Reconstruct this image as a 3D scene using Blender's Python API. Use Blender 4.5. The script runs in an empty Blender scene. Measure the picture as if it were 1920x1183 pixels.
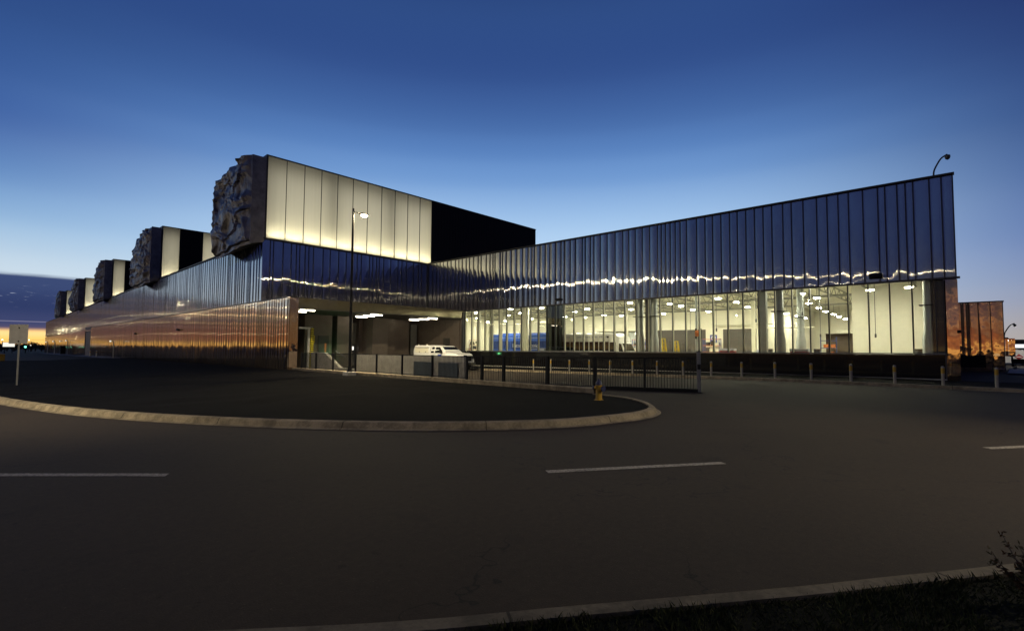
import bpy, bmesh, math, random
from mathutils import Vector, Matrix, noise
R = math.radians
S = bpy.context.scene
COL = S.collection
random.seed(7)
# ------------------------------------------------------------------ camera
H = 1.7
AZ, PIT, ROLL = R(43.08), R(2.8786), R(-0.3987)
cam_d = bpy.data.cameras.new('camera')
cam = bpy.data.objects.new('camera', cam_d); COL.objects.link(cam)
fwd = Vector((math.cos(AZ)*math.cos(PIT), math.sin(AZ)*math.cos(PIT), math.sin(PIT)))
rot = fwd.to_track_quat('-Z', 'Y').to_matrix().to_4x4() @ Matrix.Rotation(-ROLL, 4, 'Z')
cam.matrix_world = Matrix.Translation((0, 0, H)) @ rot
cam_d.sensor_width = 36; cam_d.sensor_fit = 'HORIZONTAL'
cam_d.lens = 918.6/1920*36
cam_d.shift_y = 13.8/1920
cam_d.clip_start = .1; cam_d.clip_end = 6000
S.camera = cam
S.view_settings.view_transform = 'Standard'; S.view_settings.look = 'None'
S.view_settings.exposure = 0; S.view_settings.gamma = 1
S.render.engine = 'CYCLES'
cy = S.cycles
cy.use_denoising = True
cy.max_bounces = 8; cy.diffuse_bounces = 3; cy.glossy_bounces = 4; cy.transmission_bounces = 4
cy.transparent_max_bounces = 12; cy.sample_clamp_indirect = 5; cy.caustics_reflective = False
cy.caustics_refractive = False

def lin(r, g, b):
    f = lambda c: (c/255/12.92 if c <= 10 else ((c/255+.055)/1.055)**2.4)
    return (f(r), f(g), f(b), 1)

# ------------------------------------------------------------------ world (dusk sky)
W = bpy.data.worlds.new('World'); S.world = W; W.use_nodes = True
wt = W.node_tree; wt.nodes.clear()
class NG:                                   # small helper for node maths
    def __init__(s, t): s.t = t
    def put(s, sock, v):
        if hasattr(v, 'is_output'): s.t.links.new(v, sock)
        else: sock.default_value = v
    def m(s, op, a, b=0., c=0.):
        n = s.t.nodes.new('ShaderNodeMath'); n.operation = op
        s.put(n.inputs[0], a); s.put(n.inputs[1], b); s.put(n.inputs[2], c)
        return n.outputs[0]
    def v(s, op, a, b=(0, 0, 0), out=0):
        n = s.t.nodes.new('ShaderNodeVectorMath'); n.operation = op
        s.put(n.inputs[0], a)
        if op == 'SCALE': s.put(n.inputs[3], b)
        else: s.put(n.inputs[1], b)
        return n.outputs[out]
    def step(s, x, a, b, lo=0., hi=1., t='SMOOTHSTEP'):
        n = s.t.nodes.new('ShaderNodeMapRange'); n.interpolation_type = t
        s.put(n.inputs[0], x)
        for i, q in enumerate((a, b, lo, hi)): s.put(n.inputs[i+1], q)
        return n.outputs[0]
    def ramp(s, x, stops, interp='EASE'):
        n = s.t.nodes.new('ShaderNodeValToRGB'); s.put(n.inputs[0], x)
        cr = n.color_ramp; cr.interpolation = interp
        while len(cr.elements) < len(stops): cr.elements.new(.5)
        for e, (p, c) in zip(cr.elements, stops): e.position = p; e.color = c
        return n.outputs[0]
    def mix(s, f, a, b, blend='MIX'):
        n = s.t.nodes.new('ShaderNodeMix'); n.data_type = 'RGBA'; n.blend_type = blend
        s.put(n.inputs[0], f); s.put(n.inputs[6], a); s.put(n.inputs[7], b)
        return n.outputs[2]
    def noise(s, vec, scale, detail=2., rough=.5, out=0):
        n = s.t.nodes.new('ShaderNodeTexNoise'); s.put(n.inputs['Vector'], vec)
        n.inputs['Scale'].default_value = scale; n.inputs['Detail'].default_value = detail
        n.inputs['Roughness'].default_value = rough
        return n.outputs[out]
    def sep(s, v):
        n = s.t.nodes.new('ShaderNodeSeparateXYZ'); s.put(n.inputs[0], v); return n.outputs
    def comb(s, x, y, z):
        n = s.t.nodes.new('ShaderNodeCombineXYZ')
        s.put(n.inputs[0], x); s.put(n.inputs[1], y); s.put(n.inputs[2], z); return n.outputs[0]

g = NG(wt)
d = wt.nodes.new('ShaderNodeTexCoord').outputs['Generated']
dx, dy, dz = g.sep(d)
el = g.m('MULTIPLY', g.m('ARCSINE', dz), 57.29578)            # elevation, degrees
hl = g.m('MAXIMUM', g.m('SQRT', g.m('ADD', g.m('MULTIPLY', dx, dx), g.m('MULTIPLY', dy, dy))), 1e-4)
def cosaz(a):
    return g.m('DIVIDE', g.m('ADD', g.m('MULTIPLY', dx, math.cos(R(a))), g.m('MULTIPLY', dy, math.sin(R(a)))), hl)
def stops(l): return [(e/60, lin(*c)) for e, c in l]
e60 = g.m('DIVIDE', g.m('MAXIMUM', el, 0.), 60.)
sky_sun = g.ramp(e60, stops([(0, (206, 220, 234)), (5, (204, 222, 240)), (9, (190, 216, 242)), (13.5, (170, 203, 238)),
                             (18, (128, 167, 217)), (21, (100, 141, 199)), (24, (77, 115, 175)), (29, (54, 85, 145)), (36, (45, 74, 130)), (58, (30, 50, 98))]), 'CARDINAL')
sky_left = g.ramp(e60, stops([(0, (206, 220, 230)), (5.4, (205, 221, 233)), (7.5, (186, 209, 229)), (10, (150, 184, 219)), (13, (108, 147, 198)),
                              (17, (72, 107, 169)), (21, (58, 92, 154)), (26, (47, 78, 136)), (36, (38, 64, 120)), (58, (24, 42, 90))]), 'CARDINAL')
sky_side = g.ramp(e60, stops([(0, (168, 152, 142)), (2, (160, 150, 150)), (3.7, (142, 144, 165)), (5.5, (124, 137, 172)), (8.6, (95, 118, 170)),
                              (13, (70, 98, 155)), (17, (52, 80, 136)), (22, (43, 66, 120)), (27, (36, 54, 106)), (36, (30, 46, 94)), (58, (20, 32, 76))]), 'CARDINAL')
sky_anti = g.ramp(e60, stops([(0, (112, 86, 58)), (3, (96, 82, 68)), (5.5, (72, 68, 76)), (7.5, (48, 54, 94)),
                              (14, (52, 63, 106)), (25, (48, 59, 102)), (40, (33, 44, 84)), (58, (18, 28, 70))]), 'CARDINAL')
c = cosaz(42)
sky = g.mix(g.step(cosaz(100), -.2, .6), sky_side, sky_left)
sky = g.mix(g.step(cosaz(50), -.4, .3), sky_anti, sky)
sky = g.mix(g.step(c, .60, 1.0), sky, sky_sun)
# cloud bank low in the west
cn = g.noise(g.comb(g.m('MULTIPLY', dx, 3.), g.m('MULTIPLY', dy, 3.), g.m('MULTIPLY', dz, 70.)), 2.2, 5., .6)
top = g.m('ADD', g.m('MULTIPLY', g.m('SUBTRACT', cn, .5), .55), g.m('ADD', 5.35, g.m('MULTIPLY', g.m('SUBTRACT', dy, .95), 8.)))
top = g.m('MAXIMUM', top, 3.9)
top = g.m('ADD', top, g.m('ADD', g.step(cosaz(140), .67, .9, 0., -1.6), g.step(cosaz(180), .8, .98, 0., 2.0)))
band = g.m('SUBTRACT', el, top)
west = g.step(cosaz(125), .35, .62)
fleck = g.step(g.noise(g.comb(g.m('MULTIPLY', dx, 42.), g.m('MULTIPLY', dy, 42.), g.m('MULTIPLY', dz, 230.)), 1.6, 4., .6), .60, .76)
fleck = g.m('MULTIPLY', fleck, g.m('MULTIPLY', g.step(el, 2.8, 4.), g.step(el, 5.2, 4.2)))
cloud = g.ramp(g.m('DIVIDE', el, 8.), [(p/8, lin(*c_)) for p, c_ in [(1.2, (90, 83, 112)), (1.9, (62, 70, 110)), (3.2, (49, 61, 103)), (5.2, (60, 75, 117)), (7, (70, 86, 128))]])
warm = g.step(cosaz(175), .1, .5)          # far round to the west the cloud's underside is copper-lit
copper = g.ramp(g.m('DIVIDE', el, 8.), [(p/8, lin(*c_)) for p, c_ in [(.3, (190, 126, 76)), (1.0, (160, 98, 64)), (1.9, (124, 82, 66)), (2.8, (100, 80, 86)), (4.6, (92, 74, 80)), (6, (64, 70, 106))]])
streak = g.step(g.noise(g.comb(g.m('MULTIPLY', dx, 1.4), g.m('MULTIPLY', dy, 1.4), g.m('MULTIPLY', dz, 110.)), 2., 3., .6), .52, .66)
copper = g.mix(g.m('MULTIPLY', streak, .8), copper, lin(250, 192, 124))
cloud = g.mix(g.m('MULTIPLY', fleck, .75), cloud, lin(205, 215, 236))
cloud = g.mix(warm, cloud, copper)
sky = g.mix(g.m('MULTIPLY', g.step(band, .25, -.12), west), sky, cloud)
rim = g.m('MULTIPLY', g.step(g.m('ABSOLUTE', g.m('SUBTRACT', el, g.m('ADD', 1.82, g.m('MULTIPLY', g.m('SUBTRACT', dy, .98), 3.)))), .07, .0), .35)
sky = g.mix(g.m('MULTIPLY', rim, west), sky, lin(190, 180, 200))
glow = g.ramp(g.m('DIVIDE', g.m('ADD', el, .5), 2.), [(0, lin(255, 170, 92)), (.45, lin(255, 206, 112)), (.7, lin(255, 214, 140)), (.95, lin(236, 180, 120))])
glow = g.v('SCALE', glow, 1.15)
el2 = g.m('ADD', el, g.step(cosaz(140), .64, .75, 0., .95))
sky = g.mix(g.m('MULTIPLY', g.step(el2, 1.45, 1.0), west), sky, glow)
sky = g.mix(g.step(el, 0., -.6), sky, lin(24, 20, 16))
bg = wt.nodes.new('ShaderNodeBackground'); wt.links.new(sky, bg.inputs[0]); bg.inputs[1].default_value = 1.0
wo = wt.nodes.new('ShaderNodeOutputWorld'); wt.links.new(bg.outputs[0], wo.inputs[0])

# ------------------------------------------------------------------ materials
def newmat(name):
    m = bpy.data.materials.new(name); m.use_nodes = True
    t = m.node_tree; b = t.nodes['Principled BSDF']
    return m, t, b, NG(t)
def pos(t): return t.nodes.new('ShaderNodeTexCoord').outputs['Object']
def geo_pos(t): return t.nodes.new('ShaderNodeNewGeometry').outputs['Position']
def pmat(name, col, rough=.6, metal=0., var=.15, scale=3., spec=.5, bump=0., bscale=20.):
    m, t, b, n = newmat(name)
    p = pos(t)
    f = n.step(n.noise(p, scale, 5., .65), .3, .7, 1-var, 1+var, 'LINEAR')
    b.inputs['Base Color'].default_value = (*col[:3], 1)
    cc = n.v('SCALE', tuple(col[:3]), f); t.links.new(cc, b.inputs['Base Color'])
    rr = n.step(n.noise(p, scale*2.3, 4., .6), .3, .7, max(0., rough-.08), min(1., rough+.08), 'LINEAR')
    t.links.new(rr, b.inputs['Roughness'])
    b.inputs['Metallic'].default_value = metal; b.inputs['Specular IOR Level'].default_value = spec
    if bump:
        bn = t.nodes.new('ShaderNodeBump'); bn.inputs['Strength'].default_value = bump; bn.inputs['Distance'].default_value = .02
        t.links.new(n.noise(p, bscale, 5., .6), bn.inputs['Height']); t.links.new(bn.outputs[0], b.inputs['Normal'])
    return m
def emit(name, col, s):
    m, t, b, n = newmat(name)
    b.inputs['Base Color'].default_value = (.25*col[0], .25*col[1], .25*col[2], 1)
    b.inputs['Emission Color'].default_value = (*col[:3], 1); b.inputs['Emission Strength'].default_value = s
    return m
def steel(name, base=(.6, .6, .62), rough=.1, av=.03, ascale=.9, wave=.0, wscale=.5, side=.2, spread=1.1, ah=.05):
    """bright sheet steel: a mirror-like coat plus fine vertical brushing that spreads reflections sideways; slow warps make them wander"""
    m, t, b, n = newmat(name); t.nodes.remove(b)
    p = geo_pos(t)
    N = t.nodes.new('ShaderNodeNewGeometry').outputs['Normal']
    T = n.v('NORMALIZE', n.v('CROSS_PRODUCT', N, (0, 0, 1)))
    px, py, pz = n.sep(p)
    slow = n.noise(n.comb(px, py, n.m('MULTIPLY', pz, .6)), ascale, 2., .5)
    k2 = n.m('MULTIPLY', n.m('SUBTRACT', slow, .5), av)
    k1 = n.m('MULTIPLY', n.m('SUBTRACT', n.noise(n.comb(px, py, n.m('MULTIPLY', pz, .05)), 6., 2., .6), .5), ah)
    if wave:
        q = n.comb(n.m('MULTIPLY', px, .9), n.m('MULTIPLY', py, .9), pz)
        k2 = n.m('ADD', k2, n.m('MULTIPLY', n.m('SUBTRACT', n.noise(q, wscale, 2., .5), .5), wave))
    base_n = n.v('ADD', N, n.v('SCALE', (0, 0, 1), k2))
    n1 = n.v('NORMALIZE', n.v('ADD', base_n, n.v('SCALE', T, k1)))
    wn = t.nodes.new('ShaderNodeTexWhiteNoise'); wn.noise_dimensions = '2D'
    t.links.new(n.v('SCALE', n.comb(n.m('ADD', px, n.m('MULTIPLY', py, 1.37)), 0., 0.), 900.), wn.inputs['Vector'])
    n2 = n.v('NORMALIZE', n.v('ADD', base_n, n.v('SCALE', T, n.m('MULTIPLY', n.m('SUBTRACT', wn.outputs['Value'], .5), spread))))
    f = n.step(n.noise(n.comb(px, py, n.m('MULTIPLY', pz, .2)), 1.3, 4., .6), .3, .7, .88, 1.06, 'LINEAR')
    cc = n.v('SCALE', base, f)
    def lobe(nrm, r, an):
        gl = t.nodes.new('ShaderNodeBsdfAnisotropic'); gl.inputs['Roughness'].default_value = r; gl.inputs['Anisotropy'].default_value = an
        t.links.new(cc, gl.inputs['Color']); t.links.new(nrm, gl.inputs['Normal']); t.links.new(T, gl.inputs['Tangent']); return gl
    mx = t.nodes.new('ShaderNodeMixShader'); mx.inputs[0].default_value = side
    t.links.new(lobe(n1, rough, -.5).outputs[0], mx.inputs[1]); t.links.new(lobe(n2, .1025, -.93).outputs[0], mx.inputs[2])
    t.links.new(mx.outputs[0], t.nodes['Material Output'].inputs[0])
    return m

M = {}
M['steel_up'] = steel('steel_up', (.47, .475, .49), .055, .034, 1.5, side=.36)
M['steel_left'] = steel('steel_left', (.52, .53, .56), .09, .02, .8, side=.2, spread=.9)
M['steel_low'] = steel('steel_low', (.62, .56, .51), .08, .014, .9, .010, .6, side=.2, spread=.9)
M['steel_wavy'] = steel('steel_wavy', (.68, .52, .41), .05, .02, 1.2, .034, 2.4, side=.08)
M['steel_fascia'] = steel('steel_fascia', (.22, .195, .13), .30, .16, 1.5, .10, .9, side=.12)
M['seam_shade'] = pmat('seam_shade', (.05, .052, .06), .35, .8)  # shade on the rib sides, put into their colour
M['cap'] = pmat('cap', (.02, .02, .022), .5)
M['rib_dark'] = pmat('rib_dark', (.035, .035, .04), .45)
M['black_clad'] = pmat('black_clad', (.006, .006, .008), .7, spec=.2)
M['charcoal'] = pmat('charcoal', (.15, .12, .10), .6, var=.12, scale=.8)
M['charcoal_pale'] = pmat('charcoal_pale', (.17, .14, .12), .6, var=.1, scale=.8)
M['grey_door'] = pmat('grey_door', (.15, .15, .14), .55)
M['dark_door'] = pmat('dark_door', (.06, .055, .05), .5)
M['soffit'] = pmat('soffit', (.10, .095, .09), .6)
M['concrete'] = pmat('concrete', (.40, .38, .33), .85, var=.2, scale=2.2, bump=.3, bscale=14)
M['kerb'] = pmat('kerb', (.25, .215, .16), .85, var=.28, scale=3.5, bump=.35, bscale=25)
M['iron'] = pmat('iron', (.010, .010, .011), .6, spec=.15)
M['galv'] = pmat('galv', (.17, .17, .17), .5, .5)
M['bollard_steel'] = pmat('bollard_steel', (.29, .27, .23), .5, .2)
M['duct'] = pmat('duct', (.42, .45, .45), .4, .5, .08, 2.)
M['white'] = pmat('white', (.80, .78, .66), .7, var=.03)
M['white_paint'] = pmat('white_paint', (.78, .78, .76), .3, var=.04)
M['truck_white'] = pmat('truck_white', (.56, .56, .54), .35, var=.08)
M['cream_metal'] = pmat('cream_metal', (.62, .60, .48), .5, var=.04)
M['truss'] = pmat('truss', (.24, .24, .215), .6)
M['floor_in'] = pmat('floor_in', (.45, .43, .36), .5)
M['yellow'] = pmat('yellow', (.40, .235, .015), .55, var=.15)
M['bright_yellow'] = pmat('bright_yellow', (.75, .55, .02), .5)
M['hydrant_blue'] = pmat('hydrant_blue', (.018, .022, .07), .5)
M['rubber'] = pmat('rubber', (.015, .015, .015), .8)
M['win_dark'] = pmat('win_dark', (.012, .014, .016), .08)
M['chrome'] = pmat('chrome', (.6, .6, .6), .2, 1.)
M['blue_bus'] = pmat('blue_bus', (.05, .13, .55), .35, var=.05)
M['blue_dark'] = pmat('blue_dark', (.03, .06, .24), .3)
M['blue_grey'] = pmat('blue_grey', (.05, .066, .08), .5)
M['decal_blue'] = pmat('decal_blue', (.03, .06, .30), .4)
M['decal_grey'] = pmat('decal_grey', (.45, .47, .55), .5)
M['letter'] = pmat('letter', (.85, .85, .85), .5, var=.02)
M['red'] = pmat('red', (.45, .03, .02), .5)
M['orange'] = pmat('orange', (.6, .16, .03), .5)
M['timber'] = pmat('timber', (.05, .035, .025), .8)
M['leaf'] = pmat('leaf', (.022, .02, .008), .8, spec=.15)
M['leaf_red'] = pmat('leaf_red', (.045, .018, .007), .8, spec=.15)
M['blade'] = pmat('blade', (.034, .040, .012), .8, spec=.15, var=.5, scale=1.5)
M['soil'] = pmat('soil', (.0042, .0044, .002), .95, spec=.1)
M['tree_dark'] = pmat('tree_dark', (.02, .025, .015), .9)
M['sign_back'] = pmat('sign_back', (.33, .32, .30), .5, .3)
M['sign_red'] = pmat('sign_red', (.42, .03, .03), .5)
M['em_lamp'] = emit('em_lamp', (1, .82, .45), 4200)
M['em_lamp_far'] = emit('em_lamp_far', (1, .86, .55), 700)
M['em_high'] = emit('em_high', (1, .945, .71), 420)
M['em_road'] = emit('em_road', (1, .80, .45), 5200)
M['em_shade'] = emit('em_shade', (1, .94, .69), 5)
M['em_tube'] = emit('em_tube', (1, .88, .64), 27)
M['em_strip'] = emit('em_strip', (1, .91, .62), 42)
M['em_wash'] = emit('em_wash', (1, .95, .79), .74)
M['em_green'] = emit('em_green', (.25, 1, .45), 9)
M['em_traffic'] = emit('em_traffic', (.15, 1, .6), 5)
M['em_board'] = emit('em_board', (1, .97, .86), 1.0)
M['em_sign'] = emit('em_sign', (1, .97, .9), 1.3)
M['em_red'] = emit('em_red', (1, .25, .1), 5)
M['em_amber'] = emit('em_amber', (1, .55, .2), .45)
M['em_band'] = emit('em_band', (.95, .97, 1), 1.2)
M['em_far'] = emit('em_far', (1, .75, .55), 6)
M['em_notice'] = emit('em_notice', (1, .35, .12), .10)  # door lettering given a faint glow of its own, no lamp there

def asphalt():
    m, t, b, n = newmat('asphalt'); p = geo_pos(t)
    big = n.m('MULTIPLY', n.step(n.noise(p, .22, 4., .6), .3, .7, .8, 1.2, 'LINEAR'), n.step(n.noise(p, 13., 3., .7), .3, .7, .80, 1.2, 'LINEAR'))
    agg = n.step(n.noise(p, 90., 3., .7), .25, .75, .65, 1.4, 'LINEAR')
    spk = n.step(n.noise(p, 38., 1., .5), .68, .78, 1., 2.1, 'LINEAR')
    v = n.m('MULTIPLY', n.m('MULTIPLY', big, agg), spk)
    pit = n.step(n.noise(p, 6.5, 2., .5), .24, .30, .55, 1.)
    v = n.m('MULTIPLY', v, pit)
    vo = t.nodes.new('ShaderNodeTexVoronoi'); vo.feature = 'DISTANCE_TO_EDGE'; vo.inputs['Scale'].default_value = .16
    warp = n.v('ADD', p, n.v('SCALE', n.noise(p, .8, 4., .6, 1), 2.6)); t.links.new(warp, vo.inputs['Vector'])
    crack = n.m('MAXIMUM', n.step(vo.outputs['Distance'], .0005, .0035, .35, 1.), n.step(n.noise(p, .35, 2., .5), .44, .52, 1., 0.))
    v = n.m('MULTIPLY', v, crack)
    stain = n.step(n.noise(p, 1.1, 3., .6), .60, .74, 1., .68)
    v = n.m('MULTIPLY', v, stain)
    t.links.new(n.v('SCALE', (.0275, .0185, .010), v), b.inputs['Base Color'])
    b.inputs['Roughness'].default_value = .85; b.inputs['Specular IOR Level'].default_value = .25
    bn = t.nodes.new('ShaderNodeBump'); bn.inputs['Strength'].default_value = .5; bn.inputs['Distance'].default_value = .01
    t.links.new(n.noise(p, 70., 4., .7), bn.inputs['Height']); t.links.new(bn.outputs[0], b.inputs['Normal'])
    return m
M['asphalt'] = asphalt()
def mulch():
    m, t, b, n = newmat('mulch'); p = geo_pos(t)
    f = n.step(n.noise(p, 26., 5., .7), .3, .75, .5, 1.9, 'LINEAR')
    t.links.new(n.v('SCALE', (.0018, .0015, .0017), f), b.inputs['Base Color'])
    b.inputs['Roughness'].default_value = .95; b.inputs['Specular IOR Level'].default_value = .08
    bn = t.nodes.new('ShaderNodeBump'); bn.inputs['Strength'].default_value = 1.; bn.inputs['Distance'].default_value = .04
    t.links.new(n.noise(p, 20., 5., .7), bn.inputs['Height']); t.links.new(bn.outputs[0], b.inputs['Normal'])
    return m
M['mulch'] = mulch()
def marking():
    m, t, b, n = newmat('marking'); p = geo_pos(t)
    wear = n.m('MULTIPLY', n.step(n.noise(p, 26., 5., .8), .38, .56), n.step(n.noise(p, 2.2, 3., .6), .28, .5, .55, 1.))
    t.links.new(n.mix(wear, (.08, .07, .06, 1), (.34, .30, .24, 1)), b.inputs['Base Color'])
    b.inputs['Roughness'].default_value = .8
    return m
M['marking'] = marking()
def kerb_mat(nm, k_):
    m, t, b, n = newmat(nm); p = geo_pos(t)
    at = t.nodes.new('ShaderNodeAttribute'); at.attribute_name = 'along'
    fr = n.m('FRACT', n.m('DIVIDE', at.outputs['Fac'], 3.05))
    joint = n.step(n.m('ABSOLUTE', n.m('SUBTRACT', fr, .5)), .0022, .0045, .28, 1.)
    seg = n.noise(n.comb(n.m('FLOOR', n.m('DIVIDE', at.outputs['Fac'], 3.05)), 0., 0.), 3.7, 0.)
    tone = n.step(seg, .3, .7, .86, 1.12, 'LINEAR')
    dirt = n.step(n.noise(p, 2.4, 5., .7), .34, .62, .55, 1.08)
    fine = n.step(n.noise(p, 24., 4., .7), .3, .7, .8, 1.15, 'LINEAR')
    v = n.m('MULTIPLY', n.m('MULTIPLY', joint, tone), n.m('MULTIPLY', dirt, fine))
    t.links.new(n.v('SCALE', (.27*k_, .222*k_, .148*k_), v), b.inputs['Base Color'])
    b.inputs['Roughness'].default_value = .88; b.inputs['Specular IOR Level'].default_value = .2
    bn = t.nodes.new('ShaderNodeBump'); bn.inputs['Strength'].default_value = .4; bn.inputs['Distance'].default_value = .01
    t.links.new(n.noise(p, 30., 4., .7), bn.inputs['Height']); t.links.new(bn.outputs[0], b.inputs['Normal'])
    return m
M['kerb'] = kerb_mat('kerb', 1.)
M['kerb_dimmed'] = kerb_mat('kerb_dimmed', .55)  # same kerb, colour darkened to stand in for dimmer light
def granite():
    m, t, b, n = newmat('granite'); p = geo_pos(t)
    f = n.step(n.noise(p, 60., 3., .7), .3, .7, .6, 1.5, 'LINEAR')
    t.links.new(n.v('SCALE', (.012, .012, .013), f), b.inputs['Base Color'])
    b.inputs['Roughness'].default_value = .06; b.inputs['Specular IOR Level'].default_value = .6
    return m
M['granite'] = granite()
def glass(name, tint, refl=1.0):
    m, t, b, n = newmat(name); t.nodes.remove(b)
    tr = t.nodes.new('ShaderNodeBsdfTransparent'); tr.inputs[0].default_value = (*tint, 1)
    gl = t.nodes.new('ShaderNodeBsdfGlossy'); gl.inputs['Roughness'].default_value = .01
    fr = t.nodes.new('ShaderNodeFresnel'); fr.inputs[0].default_value = 1.45
    mx = t.nodes.new('ShaderNodeMixShader')
    t.links.new(n.m('MULTIPLY', fr.outputs[0], refl), mx.inputs[0])
    t.links.new(tr.outputs[0], mx.inputs[1]); t.links.new(gl.outputs[0], mx.inputs[2])
    t.links.new(mx.outputs[0], t.nodes['Material Output'].inputs[0])
    return m
M['glass'] = glass('glass', (.93, .96, .90))
M['glass_dark'] = glass('glass_dark', (.10, .12, .12), 2.)
def channel_glass():
    m, t, b, n = newmat('channel_glass'); t.nodes.remove(b); p = geo_pos(t)
    px, py, pz = n.sep(p)
    rib = n.step(n.noise(n.comb(px, py, n.m('MULTIPLY', pz, .02)), 9., 2., .6), .3, .7, .96, 1.03, 'LINEAR')
    tl = t.nodes.new('ShaderNodeBsdfTranslucent'); t.links.new(n.v('SCALE', (.74, .72, .63), rib), tl.inputs[0])
    df = t.nodes.new('ShaderNodeBsdfDiffuse'); df.inputs[0].default_value = (.30, .30, .27, 1)
    mx = t.nodes.new('ShaderNodeMixShader'); mx.inputs[0].default_value = .22
    t.links.new(tl.outputs[0], mx.inputs[1]); t.links.new(df.outputs[0], mx.inputs[2])
    t.links.new(mx.outputs[0], t.nodes['Material Output'].inputs[0])
    return m
M['channel'] = channel_glass()
def crumple():
    m, t, b, n = newmat('crumpled_steel'); p = geo_pos(t)
    f = n.step(n.noise(p, 1.1, 5., .65), .3, .7, .55, 1.25, 'LINEAR')
    t.links.new(n.v('SCALE', (.18, .172, .178), f), b.inputs['Base Color'])
    b.inputs['Metallic'].default_value = .6; b.inputs['Roughness'].default_value = .42
    bn = t.nodes.new('ShaderNodeBump'); bn.inputs['Strength'].default_value = .5; bn.inputs['Distance'].default_value = .12
    t.links.new(n.noise(p, 2.6, 5., .6), bn.inputs['Height']); t.links.new(bn.outputs[0], b.inputs['Normal'])
    return m
M['crumple'] = crumple()
def hazard():
    m, t, b, n = newmat('hazard'); p = geo_pos(t)
    px, py, pz = n.sep(p)
    s = n.m('GREATER_THAN', n.m('FRACT', n.m('MULTIPLY', pz, 5.)), .42)
    t.links.new(n.mix(s, (.02, .02, .02, 1), (.85, .72, .02, 1)), b.inputs['Base Color'])
    return m
M['hazard'] = hazard()

# ------------------------------------------------------------------ mesh helpers
class MB:
    def __init__(s): s.v = []; s.f = []; s.smooth = []
    def add(s, vs, fs, smooth=False):
        o = len(s.v); s.v += [tuple(p) for p in vs]
        for q in fs: s.f.append(tuple(i+o for i in q)); s.smooth.append(smooth)
        return s
    def box(s, x0, x1, y0, y1, z0, z1):
        vs = [(x, y, z) for z in (z0, z1) for x, y in ((x0, y0), (x1, y0), (x1, y1), (x0, y1))]
        return s.add(vs, [(3, 2, 1, 0), (4, 5, 6, 7), (0, 1, 5, 4), (1, 2, 6, 5), (2, 3, 7, 6), (3, 0, 4, 7)])
    def beam(s, a, b, w, h):                       # rectangular bar from a to b
        a, b = Vector(a), Vector(b); t = (b-a).normalized()
        u = t.cross(Vector((0, 0, 1)))
        if u.length < 1e-3: u = Vector((1, 0, 0))
        u.normalize(); n = u.cross(t).normalized()
        vs = [p+u*sx*w/2+n*sz*h/2 for p in (a, b) for sx, sz in ((-1, -1), (1, -1), (1, 1), (-1, 1))]
        return s.add(vs, [(3, 2, 1, 0), (4, 5, 6, 7), (0, 1, 5, 4), (1, 2, 6, 5), (2, 3, 7, 6), (3, 0, 4, 7)])
    def tube(s, pts, r, n=10, cap=True):
        pts = [Vector(p) for p in pts]; rs = r if isinstance(r, (list, tuple)) else [r]*len(pts)
        vs = []; up = None
        for i, p in enumerate(pts):
            t = (pts[min(i+1, len(pts)-1)]-pts[max(i-1, 0)]).normalized()
            if up is None: up = Vector((1, 0, 0)) if abs(t.z) > .8 else Vector((0, 0, 1))
            u = t.cross(up).normalized(); w = u.cross(t).normalized(); up = w
            vs += [p+(u*math.cos(2*math.pi*k/n)+w*math.sin(2*math.pi*k/n))*rs[i] for k in range(n)]
        fs = [(i*n+k, i*n+(k+1) % n, (i+1)*n+(k+1) % n, (i+1)*n+k) for i in range(len(pts)-1) for k in range(n)]
        s.add(vs, fs, True)
        if cap:
            o = len(s.v)-len(vs)
            s.f.append(tuple(o+k for k in reversed(range(n)))); s.smooth.append(False)
            s.f.append(tuple(o+(len(pts)-1)*n+k for k in range(n))); s.smooth.append(False)
        return s
    def lathe(s, prof, c=(0, 0, 0), n=16):          # prof: (r, z)
        vs = [(c[0]+r*math.cos(2*math.pi*k/n), c[1]+r*math.sin(2*math.pi*k/n), c[2]+z) for r, z in prof for k in range(n)]
        fs = [(i*n+k, i*n+(k+1) % n, (i+1)*n+(k+1) % n, (i+1)*n+k) for i in range(len(prof)-1) for k in range(n)]
        s.add(vs, fs, True); o = len(s.v)-len(vs)
        s.f.append(tuple(o+k for k in reversed(range(n)))); s.smooth.append(False)
        s.f.append(tuple(o+(len(prof)-1)*n+k for k in range(n))); s.smooth.append(False)
        return s
    def prism(s, poly, axis, a, b):                 # poly of 2-D points, extruded along an axis from a to b
        def P(p, h): return {'x': (h, p[0], p[1]), 'y': (p[0], h, p[1]), 'z': (p[0], p[1], h)}[axis]
        n = len(poly); vs = [P(p, a) for p in poly]+[P(p, b) for p in poly]
        return s.add(vs, [tuple(range(n)), tuple(range(2*n-1, n-1, -1))]+[(i, (i+1) % n, n+(i+1) % n, n+i) for i in range(n)])
    def quad(s, *p): return s.add(p, [tuple(range(len(p)))])
    def mesh(s, name, origin=(0, 0, 0), sharp=35, recalc=True):
        me = bpy.data.meshes.new(name); o = Vector(origin)
        me.from_pydata([Vector(p)-o for p in s.v], [], s.f)
        for p, q in zip(me.polygons, s.smooth): p.use_smooth = q
        if recalc:
            bm = bmesh.new(); bm.from_mesh(me); bmesh.ops.recalc_face_normals(bm, faces=bm.faces); bm.to_mesh(me); bm.free()
        if any(s.smooth): me.set_sharp_from_angle(angle=R(sharp))
        me.update(); return me

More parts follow.
